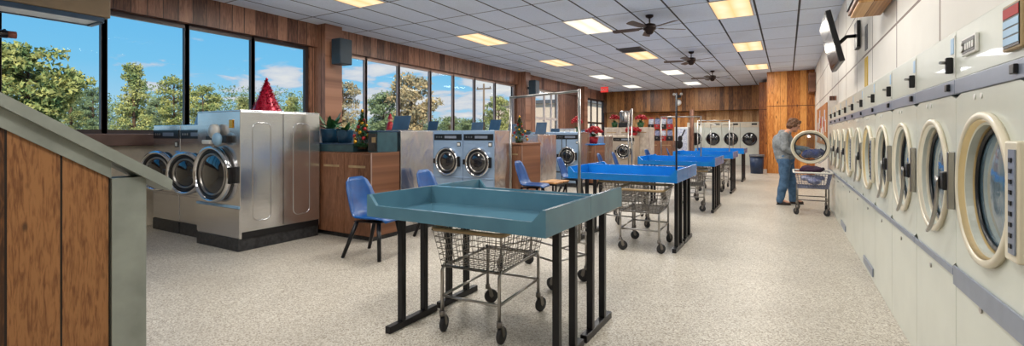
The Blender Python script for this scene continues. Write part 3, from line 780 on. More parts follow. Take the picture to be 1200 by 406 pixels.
chair('blue moulded chair standing in front of the walnut cabinet', (-4.06, 3.86, 0), math.radians(10))
chair('blue moulded chair against the end of the second washer row, mostly behind the teal table', (-4.12, 5.1, 0), math.radians(8))
chair('blue moulded chair beside the walnut cabinet with the small fir tree', (-4.1, 7.75, 0), math.radians(8))
chair('blue moulded chair beside the low bench, next after the fir tree cabinet', (-4.05, 9.5, 0), math.radians(8))
chair('blue moulded chair at the end of the third washer island', (-4.05, 12.0, 0), math.radians(8))
chair('blue moulded chair in front of the red flowers cabinet', (-4.05, 13.2, 0), math.radians(8))
chair('blue moulded chair at the end of the fourth washer island', (-3.85, 16.1, 0), math.radians(-4))
chair('blue moulded chair beside the vending stand at the far end', (-3.6, 18.2, 0), math.radians(10))
t = thing('low_bench', 'low bench with pale wooden slabs between two blue chairs', 'bench', (-4.05, 8.6, 0))
for a, b in ((-.3, -.02), (.02, .3)): MB().box(-.2, .2, a, b, .42, .455, .012).build('wooden_slab', M['lightoak'], t)
MB().box(-.18, .18, -.28, .28, .385, .419).build('bench_frame', M['blackmetal'], t)
for sx in (-1, 1):
    for sy in (-1, 1): MB().box(sx*.15-.015, sx*.15+.015, sy*.25-.015, sy*.25+.015, 0, .384).build('leg', M['blackmetal'], t)

# ------------------------------------------------------------------ washers
def washer(label, loc, rz, w, d, h, pl, dz, dr, body, style='small', group='front-loading washers', ajar=0., side=False):
    t = thing('washing_machine', label, 'washing machine', loc, rz, group)
    hw_ = w/2-.003
    MB().box(-hw_, hw_, 0, d, pl+.001, h, .006).build('body', M[body], t)
    MB().box(-hw_+.01, hw_-.01, -.015, d-.02, 0, pl, .003).build('plinth', M['plinth'], t)
    zt = dz-dr-.05
    MB().box(-hw_+.006, hw_-.006, -.01, -.0005, pl+.02, zt, .003).build('lower_panel', M[body], t)
    MB().box(-hw_+.004, hw_-.004, -.018, -.0005, zt+.004, zt+.03, .003).build('ledge', M['label_blue' if style == 'big' else body], t)
    MB().lathe([(0, .006), (dr-.06, .006), (dr-.05, .012), (dr-.02, .012), (dr-.015, .0005)], (0, 0, dz), (0, -1, 0), 36).build('drum_opening', M['black'], t)
    dm = MB().lathe([(dr, .0), (dr+.004, .03), (dr-.006, .055), (dr-.022, .062), (dr-.038, .052), (dr-.046, .02), (dr-.05, .0)], (0, 0, dz), (0, -1, 0), 40, closed=True)
    door = dm.build('door', M['doorchrome'], t)
    MB().lathe([(dr-.044, .015), (dr-.05, .034), (dr-.075, .036), (dr-.085, .02), (dr-.088, .0)], (0, 0, dz), (0, -1, 0), 40).build('gasket', M['black'], door)
    MB().lathe([(dr-.084, .02), (dr-.09, .036), (dr-.104, .036), (dr-.11, .02)], (0, 0, dz), (0, -1, 0), 40).build('inner_ring', M['chrome'], door)
    MB().lathe([(0, .06), (dr*.35, .054), (dr*.52, .04), (dr-.108, .018)], (0, 0, dz), (0, -1, 0), 32).build('door_glass', M['glassblack'], door)
    hb = MB().box(-dr-.045, -dr+.03, -.055, -.001, dz-.05, dz+.05, .008).build('latch', M['blackmetal'], door)
    MB().box(dr-.02, dr+.03, -.05, -.001, dz-.1, dz+.1, .006).build('hinge', M['blackmetal'], door)
    if side: MB().box(hw_+.0005, hw_+.005, .004, d-.004, pl+.01, h-.004).build('side_panel', M['steel_panel'], t)
    if ajar:
        hg = Vector((dr, -.015, 0)); door.matrix_local = Matrix.Translation(hg) @ Matrix.Rotation(math.radians(ajar), 4, 'Z') @ Matrix.Translation((-dr, 0, 0))
    else: door.location = (0, -.014, 0)
    if style == 'big':
        ds = MB().box(-.17, .3, -.06, -.0005, h-.38, h-.29, .01).build('dispenser', M['black'], t)
        MB().box(-.2, -.02, -.09, -.03, h-.395, h-.345, .01).build('tray_lip', M['white'], ds)
        MB().lathe([(0, .05), (.085, .05), (.09, 0), (0, 0)], (.02, -.03, h-.24), (0, -1, 0), 24).build('white_cap', M['white'], ds)
        MB().ell((.14, -.08, h-.335), (.075, .05, .08), 3).build('blue_scoop', M['label_blue'], ds)
        MB().box(.26, .34, -.012, -.0005, h-.2, h-.1, .004).build('price_sticker', M['gold'], t)
        # ribbed side panels: raised rounded frames
        for y0, y1, za, zb in ((.15, .38, .34, 1.53), (.69, .93, .34, 1.53)):
            c = .07; pts = []
            for cy, cz, s0 in ((y1-c, zb-c, 0), (y0+c, zb-c, PI/2), (y0+c, za+c, PI), (y1-c, za+c, 3*PI/2)):
                for q in range(5): pts.append((hw_+.001, cy+c*math.cos(s0+q*PI/8), cz+c*math.sin(s0+q*PI/8)))
            MB().tube(pts, .006, 6, closed=True).build('embossed_rib', M['steel'], t)
        MB().box(hw_-.001, hw_+.003, .545, .551, pl+.1, h-.01).build('side_seam', M['blackmetal'], t)
        MB().box(-hw_, hw_+.004, -.004, d, h+.0005, h+.014, .003).build('top_trim', M['steel'], t)
        MB().box(hw_+.0005, hw_+.004, .02, d-.02, pl+.002, pl+.08).build('base_gap', M['black'], t)
    else:
        cp_ = MB().box(-hw_+.02, hw_-.02, -.012, -.0005, h-.19, h-.07, .004).build('control_panel', M['black'], t)
        MB().box(-hw_*.2, hw_*.6, -.015, -.0125, h-.155, h-.105).build('display', M['band'], cp_)
        for q in range(3): MB().tube([(-hw_*.75+q*.06, -.018, h-.13), (-hw_*.75+q*.06, -.0125, h-.13)], .017, 10).build('dial', M['chrome'], cp_)
        lb = MB().box(hw_-.13, hw_-.05, -.008, -.0005, h-.31, h-.23).build('coin_meter', M['black'], t)
        MB().box(hw_-.12, hw_-.06, -.010, -.0085, h-.295, h-.245).build('meter_card', M['white'], lb)
    return t
G1 = 'front-loading washers on the nearest island'
washer('largest stainless washer with embossed side, at the end of the near row', (-6.035, 3.14, 0), 0, .968, 1.09, 1.665, .145, .90, .345, 'steel_front', 'big', G1, 5)
washer('stainless washer beside the largest one in the near row', (-6.915, 3.3, 0), 0, .78, .9, 1.52, .16, .87, .285, 'steel_front', 'small', G1, 19)
washer('stainless washer closest to the windows in the near row', (-7.70, 3.3, 0), 0, .78, .9, 1.52, .16, .87, .285, 'steel_front', 'small', G1, 19)
for k in range(3):
    washer('stainless washer facing away behind the walnut cabinet, %s from the aisle' % ORD[k], (-5.0-.8*k, 5.5, 0), PI, .8, .69, 1.44, .1, .85, .27, 'steel_panel', 'small', 'washers on the back of the nearest island')
for k in range(3):
    washer('sky-tinted washer of the second island, %s from the aisle' % ORD[k], (-5.085-.735*k, 7.40, 0), 0, .73, .65, 1.47, .1, .86, .28, 'steel_blue', 'small', 'washers on the front of the second island', 0, k == 0)
for k in range(3):
    washer('stainless washer facing away behind the small fir tree, %s from the aisle' % ORD[k], (-5.0-.8*k, 9.87, 0), PI, .8, .92, 1.39, .1, .85, .27, 'steel_panel', 'small', 'washers on the back of the second island')
for k in range(2):
    washer('pale washer of the third island, %s from the aisle' % ORD[k], (-5.03-.76*k, 11.5, 0), 0, .75, .62, 1.46, .1, .82, .25, 'steel_blue', 'small', 'washers on the front of the third island', 0, k == 0)
for k in range(3):
    washer('stainless washer facing away behind the red flowers, %s from the aisle' % ORD[k], (-5.0-.8*k, 13.94, 0), PI, .8, .78, 1.34, .1, .85, .26, 'steel_panel', 'small', 'washers on the back of the third island')
for k in range(2):
    washer('warm toned washer of the fourth island, %s from the aisle' % ORD[k], (-4.83-.79*k, 15.8, 0), 0, .78, .62, 1.36, .1, .82, .25, 'steel_warm', 'small', 'washers on the front of the fourth island')
struct_end = None

# ------------------------------------------------------------------ cabinets
def cabinet(label, x0, x1, y0, y1, h, mat='cabwood', doors=2, top=None):
    t = thing('walnut_cabinet' if mat == 'cabwood' else 'cream_cabinet', label, 'cabinet', ((x0+x1)/2, y0, 0))
    a = (x1-x0)/2; d = y1-y0
    MB().box(-a, a, .022, d, .06, h, .004).build('carcass', M[mat], t)
    MB().box(-a+.02, a-.03, .05, d-.02, 0, .059).build('kick_board', M['plinth'], t)
    for k in range(doors):
        u0 = -a+.004+k*(2*a/doors); u1 = -a-.004+(k+1)*(2*a/doors)
        dr = MB().box(u0, u1, 0, .02, .07, h-.02, .003).build('door', M[mat], t)
        MB().box(u0+.09, u1-.09, -.006, -.0005, h-.2, h-.17).build('pull_strip', M['tan'], dr)
    MB().box(a+.0005, a+.006, -.001, .018, .06, h, .001).build('corner_strip', M['alu_frame'], t)
    if top: MB().box(-a-.01, a+.012, -.02, d+.0, h+.001, h+.04, .006).build('worktop', M[top], t)
    return t
cabinet('tall walnut cabinet with tan pull strips behind the blue chair', -6.1, -4.6, 4.262, 4.78, 1.15, doors=3)
cabinet('walnut cabinet carrying the small decorated fir tree', -5.4, -4.52, 8.09, 8.9, 1.18, top='cabwood', doors=2)
cabinet('walnut cabinet with blue top carrying the big red flowers', -5.4, -4.52, 12.16, 12.98, 1.10, doors=2, top='blue')
cabinet('cream counter behind the far washers holding the steel urn', -5.75, -4.13, 16.46, 17.2, 1.655, 'marble', 3)
cabinet('walnut stand under the row of capsule vending machines', -5.24, -4.1, 20.3, 20.9, 1.14, doors=2)
t = thing('plant_trough', 'dark teal shelf tray on the walnut cabinet holding pots', 'tray', (-5.17, 4.5, 1.151))
MB().box(-.8, .2, -.2, .24, 0, .10, .008).build('tray_box', M['counter'], t)
MB().box(-.81, .21, -.21, .25, .101, .118, .005).build('tray_top', M['navy'], t)

def leaf_strip(b, base, az, L, w, lift, droop):
    pts = []; n = 7
    for i in range(n+1):
        f = i/n; r = L*f*math.cos(lift)*1.0; z = L*(math.sin(lift)*f-droop*f*f)
        pts.append((Vector((base[0]+math.cos(az)*r, base[1]+math.sin(az)*r, base[2]+z)), w*math.sin(PI*min(1, .12+f*.88))**.8))
    side = Vector((-math.sin(az), math.cos(az), 0))
    prev = None
    for p, ww in pts:
        cur = (b.bm.verts.new(p-side*ww), b.bm.verts.new(p+Vector((0, 0, -.25*ww))), b.bm.verts.new(p+side*ww))
        if prev:
            for q in (0, 1):
                f = b.bm.faces.new((prev[q], prev[q+1], cur[q+1], cur[q])); f.smooth = True
        prev = cur
def pot_plant(label, loc, r, h, leaves, flower=None):
    t = thing('potted_plant', label, 'potted plant', loc)
    MB().lathe([(0, 0), (r*.8, 0), (r*.95, h*.5), (r, h*.95), (r, h), (r*.86, h), (r*.84, h*.85), (0, h*.85)], n=28).build('pot', M['pot'], t)
    b = MB()
    for k in range(leaves[0]):
        leaf_strip(b, (rnd.uniform(-.3, .3)*r, rnd.uniform(-.3, .3)*r, h*.86), rnd.uniform(0, 2*PI), rnd.uniform(*leaves[1]), leaves[2], rnd.uniform(*leaves[3]), rnd.uniform(.1, .5))
    b.build('leaves', M['leaf'], t)
    return t
pot_plant('large leafy plant in a dark blue pot on the walnut cabinet', (-5.62, 4.47, 1.2695), .15, .2, (18, (.24, .46), .03, (.5, 1.45)))
pot_plant('small bushy plant in a dark blue pot beside the fir tree', (-5.29, 4.44, 1.2695), .115, .18, (22, (.12, .22), .028, (.3, 1.3)))
def fir(label, loc, h, r, cat='christmas tree', tinsel=False, orn=16):
    t = thing('tinsel_tree' if tinsel else 'christmas_tree', label, cat, loc)
    b = MB(); rr = random.Random(int(h*1000))
    if tinsel:
        b.lathe([(0, 0), (r, 0), (r*.95, .02), (r*.5, h*.5), (r*.12, h*.93), (0, h*.97)], n=20)
        for k in range(520):
            f = rr.random()**1.3; a = rr.uniform(0, 2*PI); q = r*(1-f)*.96+.006; z = f*h*.97
            p = Vector((q*math.cos(a), q*math.sin(a), z)); o = Vector((math.cos(a), math.sin(a), rr.uniform(-.6, .6)))*.028; s_ = Vector((-math.sin(a), math.cos(a), rr.uniform(-.5, .5)))*.012
            b.tri(p-s_, p+s_, p+o)
        b.build('tinsel_cone', M['tinsel'], t)
        MB().ell((0, 0, h), (.016, .016, .024), 2).build('topper', M['tinsel'], t)
        return t
    MB().lathe([(0, 0), (r*.4, 0), (r*.34, .05), (0, .05)], n=14).build('stand', M['bark'], t)
    for k in range(1500):
        f = rr.random()**1.2; a = rr.uniform(0, 2*PI); tier = .78+.22*((f*6) % 1)
        q = r*(1-f)*tier*rr.uniform(.35, 1.); z = .04+f*(h-.04)
        p = Vector((q*math.cos(a), q*math.sin(a), z)); o = Vector((math.cos(a), math.sin(a), rr.uniform(-.7, .35))).normalized()*(.05*h/.5); s_ = Vector((-math.sin(a), math.cos(a), 0))*.008*h/.5
        b.tri(p-s_, p+s_, p+o)
    b.tube([(0, 0, .03), (0, 0, h)], .012, 6, r1=.003)
    b.build('branches', M['needle'], t)
    base = None
    for k in range(orn):
        f = (k+.5)/orn*.85; a = k*2.4; q = r*(1-f)*.93
        m_ = M['gold'] if k % 2 == 0 else M['red']
        MB().ell((q*math.cos(a), q*math.sin(a), .06+f*(h-.1)), (.026, .026, .026), 2).build('bauble', m_, t)
    MB().ell((0, 0, h+.01), (.02, .02, .03), 2).build('topper', M['gold'], t)
    return t
fir('small decorated fir tree with gold and red baubles beside the pots', (-4.93, 4.42, 1.192), .50, .15, orn=22)
fir('small decorated fir tree on the second walnut cabinet', (-4.72, 8.35, 1.2215), .52, .2, orn=18)
fir('red tinsel cone tree on top of the largest washer', (-5.8, 3.62, 1.6805), .42, .17, tinsel=True)

# clear bins beside the tray
t = thing('clear_bin', 'clear blue plastic bin at the back of the walnut cabinet', 'bin', (-4.88, 4.66, 1.151))
def open_box(a, b, h, th=.006, tap=1.08):
    m = MB()
    for s in (0, 1):
        pass
    o = [(-a, -b), (a, -b), (a, b), (-a, b)]
    i_ = [(-a+th, -b+th), (a-th, -b+th), (a-th, b-th), (-a+th, b-th)]
    V = lambda L, z, k: [m.bm.verts.new((x*k, y*k, z)) for x, y in L]
    ob, ot, it, ib = V(o, 0, 1), V(o, h, tap), V(i_, h, tap), V(i_, th, 1)
    for r0, r1 in ((ob, ot), (ot, it), (it, ib)):
        for k in range(4): m.bm.faces.new((r0[k], r0[(k+1) % 4], r1[(k+1) % 4], r1[k]))
    m.bm.faces.new(ob[::-1]); m.bm.faces.new(ib)
    return m
open_box(.09, .07, .26).build('tub', M['label_blue'], t)
MB().box(-.1, .1, -.08, .08, .262, .285, .006).build('lid', M['navy'], t)
t = thing('display_case', 'dark glass-fronted case at the end of the walnut cabinet', 'case', (-4.675, 4.52, 1.151))
MB().box(-.1, .075, -.14, .22, 0, .27, .006).build('case', M['counter'], t)
MB().box(-.09, .065, -.148, -.1405, .02, .25).build('glass_front', M['glassblack'], t)
MB().box(-.11, .079, -.15, .24, .271, .29, .004).build('case_lid', M['navy'], t)
MB().box(-.02, .05, -.153, -.1485, .13, .2).build('label_card', M['tan'], t)

def sign_holder(label, loc, rz=0., w=.3, h=.2, mat='navy'):  # navy default paints in the backlit dark of pale blue panels
    t = thing('sign_holder', label, 'sign holder', loc, rz, 'tilted sign holders along the washer tops')
    MB().box(-w/2-.01, w/2+.01, -.09, .1, 0, .014, .003).build('base', M['grille'], t)
    R = Matrix.Translation((0, .0, .0145)) @ Matrix.Rotation(math.radians(-18), 4, 'X')
    MB().box(-w/2, w/2, -.006, .006, .0, h, .002, R).build('panel', M[mat], t)
    return t
sign_holder('pale blue tilted sign on the washer nearest the windows', (-7.47, 3.6, 1.5205), 0, .18, .2, 'label_blue')
sign_holder('dark tilted sign at the aisle end behind the walnut cabinet', (-4.9, 5.1, 1.4405), 0, .32, .22)
sign_holder('dark tilted sign behind the second island, nearest the windows', (-6.45, 9.3, 1.3905), .2, .3, .3)
t = None
sign_holder('dark tilted sign behind the sky-tinted washers, middle of the row', (-6.0, 9.35, 1.3905), -.1, .32, .36)
sign_holder('low dark tilted sign behind the sky-tinted washers', (-5.35, 9.2, 1.3905), .15, .3, .24)
sign_holder('dark tilted sign behind the first sky-tinted washer', (-6.52, 7.75, 1.4705), 0, .26, .2)
sign_holder('dark tilted sign on the far washers behind the small fir tree', (-4.85, 9.55, 1.3905), .1, .26, .28)
sign_holder('blue tilted sign left of the white cartons', (-6.28, 13.4, 1.3405), 0, .36, .24)
sign_holder('blue tilted sign right of the white cartons', (-5.28, 13.4, 1.3405), 0, .3, .2)
for k in range(3):
    t = thing('white_carton', 'white carton on the third island, %s from the window side' % ORD[k], 'carton', (-5.98+.17*k, 13.3, 1.3405), 0, 'white cartons on the third island')
    MB().box(-.08, .08, -.06, .06, 0, .22, .004).build('box', M['white'], t)
    MB().box(-.082, .082, -.062, .062, .221, .24, .003).build('lid', M['paper'], t)
def bouquet(label, loc, r, h, pot=True):
    t = thing('red_poinsettia', label, 'flowers', loc)
    MB().lathe([(0, 0), (r*.4, 0), (r*.55, h*.38), (r*.5, h*.38), (0, h*.34)], n=18).build('pot', M['leaf'] if pot else M['red'], t)
    b = MB(); rr = random.Random(int(loc[1]*100))
    for k in range(34):
        leaf_strip(b, (0, 0, h*.34), rr.uniform(0, 2*PI), rr.uniform(.5, .95)*r, r*.13, rr.uniform(-.1, 1.1), .25)
    b.build('leaves', M['leaf'], t)
    for k in range(22):
        a = k*2.4; q = r*.8*math.sqrt(k/22); f = MB()
        c = (q*math.cos(a), q*math.sin(a), h*.52+h*.36*(1-(q/r)**2)+rr.uniform(-.02, .02))
        f.ell(c, (r*.2, r*.2, r*.19), 2, .5)
        for j in range(8): leaf_strip(f, c, j*2*PI/8+k, r*.36, r*.12, rr.uniform(-.3, 1.1), .15)
        f.build('flower_head', M['red'], t)
    return t
bouquet('tall red poinsettia on the third island before the wooden wall', (-5.68, 13.68, 1.3405), .2, .66)
bouquet('big red flower bunch on the walnut cabinet with blue top', (-4.68, 12.5, 1.1415), .27, .5, False)
bouquet('red poinsettia in green on the cream counter, left of the urn', (-5.5, 16.9, 1.6565), .22, .5)
bouquet('red poinsettia on the cream counter, right of the urn', (-4.55, 16.95, 1.6565), .24, .48)
bouquet('low spreading red flowers on the near edge of the cream counter', (-4.6, 16.13, 1.3605), .3, .28, False)
t = thing('drink_urn', 'shiny steel urn on a dark base on the cream counter', 'urn', (-5.06, 16.75, 1.6555))
MB().box(-.2, .2, -.2, .2, 0, .17, .01).build('base', M['black'], t)
MB().lathe([(0, .171), (.19, .171), (.2, .2), (.2, .56), (.17, .6), (0, .61)], n=28).build('barrel', M['chrome'], t)
MB().box(-.012, .012, -.215, -.199, .22, .56).build('sight_glass', M['black'], t)
MB().tube([(0, -.2, .24), (0, -.26, .24), (0, -.26, .2)], .014, 8).build('spigot', M['blackmetal'], t)
t = thing('green_bowl', 'green leafy plant in a low bowl on the second island', 'potted plant', (-5.0, 9.15, 1.3905))
MB().lathe([(0, 0), (.08, 0), (.12, .07), (.11, .07), (0, .03)], n=20).build('bowl', M['navy'], t)
b = MB()
for k in range(40): leaf_strip(b, (rnd.uniform(-.06, .06), rnd.uniform(-.06, .06), .04), rnd.uniform(0, 2*PI), rnd.uniform(.08, .17), .025, rnd.uniform(.2, 1.3), .4)
b.build('leaves', M['leaf'], t)
t = thing('santa_figure', 'small red figurine on the sill behind the dark sign', 'figurine', (-8.36, 8.37, 1.401))
MB().lathe([(0, 0), (.09, 0), (.1, .12), (.07, .26), (.05, .3), (0, .31)], n=16).build('body', M['red'], t)
MB().ell((0, 0, .35), (.06, .06, .065), 2).build('head', M['skin'], t)
MB().lathe([(.065, .37), (.03, .47), (0, .52)], n=14).build('hat', M['red'], t)

# wire rack in front of the third island washers
t = thing('wire_shelf', 'black wire shelf standing before the third island', 'shelf', (-5.2, 11.15, 0))
f = MB()
for sx in (-.22, .22):
    for sy in (-.14, .14): f.tube([(sx, sy, 0), (sx, sy, 1.3)], .012, 6)
f.build('upright_frame', M['black'], t)
for z in (.12, .42): 
    s = MB()
    for k in range(9): s.tube([(-.22, -.14+k*.035, z), (.22, -.14+k*.035, z)], .005, 4)
    s.tube([(-.22, -.14, z), (.22, -.14, z), (.22, .14, z), (-.22, .14, z)], .008, 4, closed=True)
    s.build('shelf_grid', M['black'], t)

# ------------------------------------------------------------------ far end
for k in range(4):
    x = -3.02+(-.775)*(k-0)+1.56
    t = thing('stack_dryer', 'cream dryer with dark round door at the far wall, %s from the pine closet' % ORD[k], 'dryer', (x, 23.9, 0), 0, 'cream dryers at the far wall')
    MB().box(-.383, .383, 0, .69, .0, 1.98, .006).build('body', M['cream'], t)
    MB().box(-.37, .37, -.012, -.0005, 1.74, 1.96, .004).build('control_panel', M['ringpale'], t)
    MB().box(.08, .3, -.016, -.0125, 1.84, 1.92).build('badge', M['black'], t)
    MB().box(-.36, .36, -.01, -.0005, .1, .72, .004).build('lower_panel', M['cream'], t)
    d = MB().lathe([(.30, 0), (.30, .03), (.27, .05), (.235, .03), (.23, 0)], (0, 0, 1.2), (0, -1, 0), 36, closed=True).build('door', M['black'], t)
    MB().lathe([(0, .04), (.15, .032), (.24, .012)], (0, 0, 1.2), (0, -1, 0), 30).build('door_glass', M['glassblack'], d)
    MB().box(-.33, -.28, -.05, -.001, 1.14, 1.26, .005).build('handle', M['chrome'], d)
t = thing('waste_bin', 'navy waste bin with grey rim in front of the pine closet', 'bin', (-.93, 19.0, 0))
MB().lathe([(0, 0), (.2, 0), (.235, .62), (.215, .62), (.185, .03), (0, .03)], n=28).build('bin_body', M['bin'], t)
MB().lathe([(.24, .6), (.252, .6), (.252, .68), (.225, .68), (.225, .62)], n=28, closed=True).build('rim', M['grille'], t)
MB().lathe([(0, .64), (.222, .64), (.222, .655), (0, .67)], n=28).build('liner', M['black'], t)
i = 0
for zz, row in ((1.141, 'lower'), (1.64, 'upper')):
    for k in range(4):
        nm = 'capsule vending machine in the %s row, %s from the window side' % (row, ORD[k])
        t = thing('capsule_machine', nm, 'vending machine', (-5.06+.26*k, 20.55, zz), 0, 'capsule vending machines on the stand')
        MB().box(-.115, .115, -.12, .12, 0, .2, .01).build('base', M['black' if (k+i) % 2 else 'paperred'], t)
        MB().lathe([(0, .201), (.1, .201), (.11, .23), (.11, .4), (.09, .43), (0, .435)], n=20).build('globe', M['mixcloth' if k % 2 else 'paper'], t)
        MB().lathe([(0, .436), (.1, .436), (.09, .48), (0, .495)], n=20).build('lid', M['black' if k % 2 else 'red'], t)
        MB().lathe([(0, .02), (.035, .02), (.035, 0), (0, 0)], (0, -.121, .12), (0, -1, 0), 14).build('coin_knob', M['chrome'], t)
    i += 1
t = thing('poster_machine', 'tall white vending machine with a dark figure on its front', 'vending machine', (-4.2, 22.6, 0))
MB().box(-.3, .3, 0, .7, 0, 1.75, .01).build('cabinet', M['white'], t)
MB().box(-.26, .26, -.012, -.0005, .4, 1.68).build('poster_panel', M['paper'], t)
q = MB(); q.ell((-.08, -.016, .95), (.16, .003, .22), 2); q.ell((-.05, -.016, 1.22), (.11, .003, .14), 2)
q.prism([(-.03, 1.28), (.03, 1.28), (.2, 1.62), (.14, 1.64)], lambda u, v, d: (u, d, v), -.02, -.0125)
q.build('dark_figure', M['black'], t)
MB().box(-.24, .24, -.03, -.0005, .12, .32, .006).build('delivery_flap', M['black'], t)
struct(MB().box(-3.88, -3.72, 22.9, 23.1, 0, 2.555).build('trim_10', M['walnut_x']), 'wooden post under the soffit')
struct(MB().box(-6.5, -4.25, 24.5, YB-.001, .9, 2.5).build('wall_back_inset', M['pine_x']), 'amber pine boarding under the soffit')

# ------------------------------------------------------------------ the person at the open dryer
t = thing('person', 'person in a grey hoodie and jeans leaning towards an open dryer', 'person', (-.02, 10.83, 0))
def v3(*a): return Vector(a)
hipN, kneeN, ankN = v3(-.02, -.09, .90), v3(-.02, -.115, .50), v3(-.09, -.13, .085)
hipF, kneeF, ankF = v3(.02, .09, .90), v3(.10, .11, .50), v3(.13, .13, .085)
pel, waist, chest, nb = v3(0, 0, .95), v3(-.045, 0, 1.08), v3(-.045, 0, 1.27), v3(.03, 0, 1.43)
shN, elN, wrN = v3(-.02, -.18, 1.37), v3(.0, -.235, 1.10), v3(.235, -.19, 1.03)
shF, elF, wrF = v3(.02, .18, 1.37), v3(.14, .22, 1.12), v3(.40, .14, 1.10)
hd = v3(.145, 0, 1.565)
b = MB()
b.capsule(pel, .13, waist, .12); b.capsule(waist, .12, chest, .135); b.capsule(chest, .13, nb, .07); b.capsule(nb, .055, v3(.1, 0, 1.50), .052)
for h_, k_, a_, s in ((hipN, kneeN, ankN, -1), (hipF, kneeF, ankF, 1)):
    b.capsule(h_, .088, k_, .058); b.capsule(k_, .056, a_, .038); b.capsule(a_, .036, a_+v3(.15, s*.02, -.05), .03)
for s_, e_, w_ in ((shN, elN, wrN), (shF, elF, wrF)):
    b.capsule(nb, .06, s_, .055); b.capsule(s_, .052, e_, .042); b.capsule(e_, .04, w_, .026)
    d = (w_-e_).normalized(); sd = d.cross(v3(0, 0, 1)).normalized(); up = sd.cross(d)
    pc = w_+d*.05
    b.ell(pc, (.045, .036, .018), 2, rot=d.to_track_quat('X', 'Z').to_matrix())
    for k, L in enumerate((.07, .08, .075, .058)):
        r0 = w_+d*.085+sd*(-.03+.02*k); k1 = r0+d*L*.5-up*.008; k2 = k1+d*L*.35-up*.03
        b.capsule(r0, .0095, k1, .009, 8); b.capsule(k1, .009, k2, .0075, 8)
    th0 = w_+d*.03-sd*.035*(1 if s_ is shN else 1); th1 = th0+d*.035-sd*.025-up*.012; b.capsule(th0, .012, th1, .0105, 8); b.capsule(th1, .0105, th1+d*.03-up*.012, .009, 8)
# head: skull, jaw, nose, lips, ears
Rh = Matrix.Rotation(math.radians(24), 3, 'Y')
def H(x, y, z): return hd+Rh @ v3(x, y, z)
b.ell(H(-.012, 0, .03), (.098, .077, .098), 3, rot=Rh); b.ell(H(.022, 0, -.045), (.068, .058, .07), 3, rot=Rh)
b.capsule(H(.088, 0, .012), .011, H(.108, 0, -.022), .0145, 8)
b.capsule(H(.083, -.02, -.062), .0085, H(.083, .02, -.062), .0085, 8); b.capsule(H(.08, 0, -.09), .018, H(.06, 0, -.1), .02, 8)
for s in (-1, 1): b.ell(H(-.01, s*.078, -.008), (.02, .010, .032), 2, rot=Rh)
body = remeshed(b, 'body', M['skin'], t, .0065, 5)
for s in (-1, 1): MB().ell(H(.083, s*.032, .014), (.010, .012, .008), 2).build('eye', M['eye'], t)
h = MB(); h.ell(H(-.03, 0, .05), (.108, .092, .095), 3, rot=Rh); h.ell(H(-.06, 0, -.01), (.075, .088, .09), 3, rot=Rh); h.ell(H(.045, 0, .1), (.05, .07, .03), 2, rot=Rh)
for s in (-1, 1): h.ell(H(-.02, s*.07, .02), (.06, .022, .06), 2, rot=Rh)
remeshed(h, 'hair', M['hair'], t, .011, 2, .022, 26.)
g = MB()
g.capsule(pel+v3(-.01, 0, -.03), .17, waist, .178); g.capsule(waist, .178, chest, .18); g.capsule(chest, .16, nb+v3(-.02, 0, -.03), .09)
g.ell((-.01, 0, .93), (.18, .2, .10), 3); g.ell((-.06, 0, 1.2), (.18, .21, .22), 3)
for s_, e_, w_ in ((shN, elN, wrN), (shF, elF, wrF)):
    g.capsule(nb+v3(-.02, 0, -.05), .075, s_, .075); g.capsule(s_, .075, e_, .066); g.capsule(e_, .064, w_-(w_-e_).normalized()*.02, .044)
g.ell((-.035, 0, 1.43), (.085, .1, .055), 2); g.ell((-.075, 0, 1.40), (.06, .1, .09), 2); g.capsule(v3(.055, -.06, 1.435), .028, v3(.075, .06, 1.435), .028)
remeshed(g, 'hoodie', M['hoodie'], t, .011, 4, .02, 9.)
j = MB(); j.ell((0, 0, .9), (.165, .18, .12), 3)
for h_, k_, a_ in ((hipN, kneeN, ankN), (hipF, kneeF, ankF)):
    j.capsule(h_, .122, k_, .09); j.capsule(k_, .089, a_+v3(-.005, 0, .0), .068)
remeshed(j, 'jeans', M['denim'], t, .011, 3, .014, 10.)
for a_, s, nm in ((ankN, -1, 'shoe'), (ankF, 1, 'shoe')):
    q = MB(); q.capsule(a_+v3(-.02, 0, -.035), .048, a_+v3(.07, s*.01, -.042), .042); q.capsule(a_+v3(.06, s*.01, -.045), .04, a_+v3(.15, s*.02, -.052), .033)
    q.ell(a_+v3(-.005, 0, 0), (.05, .045, .05), 2)
    so = remeshed(q, 'shoe', M['shoe'], t, .009, 3)
    MB().prism([(-.07, -.035), (.05, -.045), (.15, -.045), (.185, 0), (.15, .045), (.05, .045), (-.07, .035)], lambda u, v, d: (a_.x+u, a_.y+v+s*.008, d), .0, .016).build('sole', M['rubber'], so)

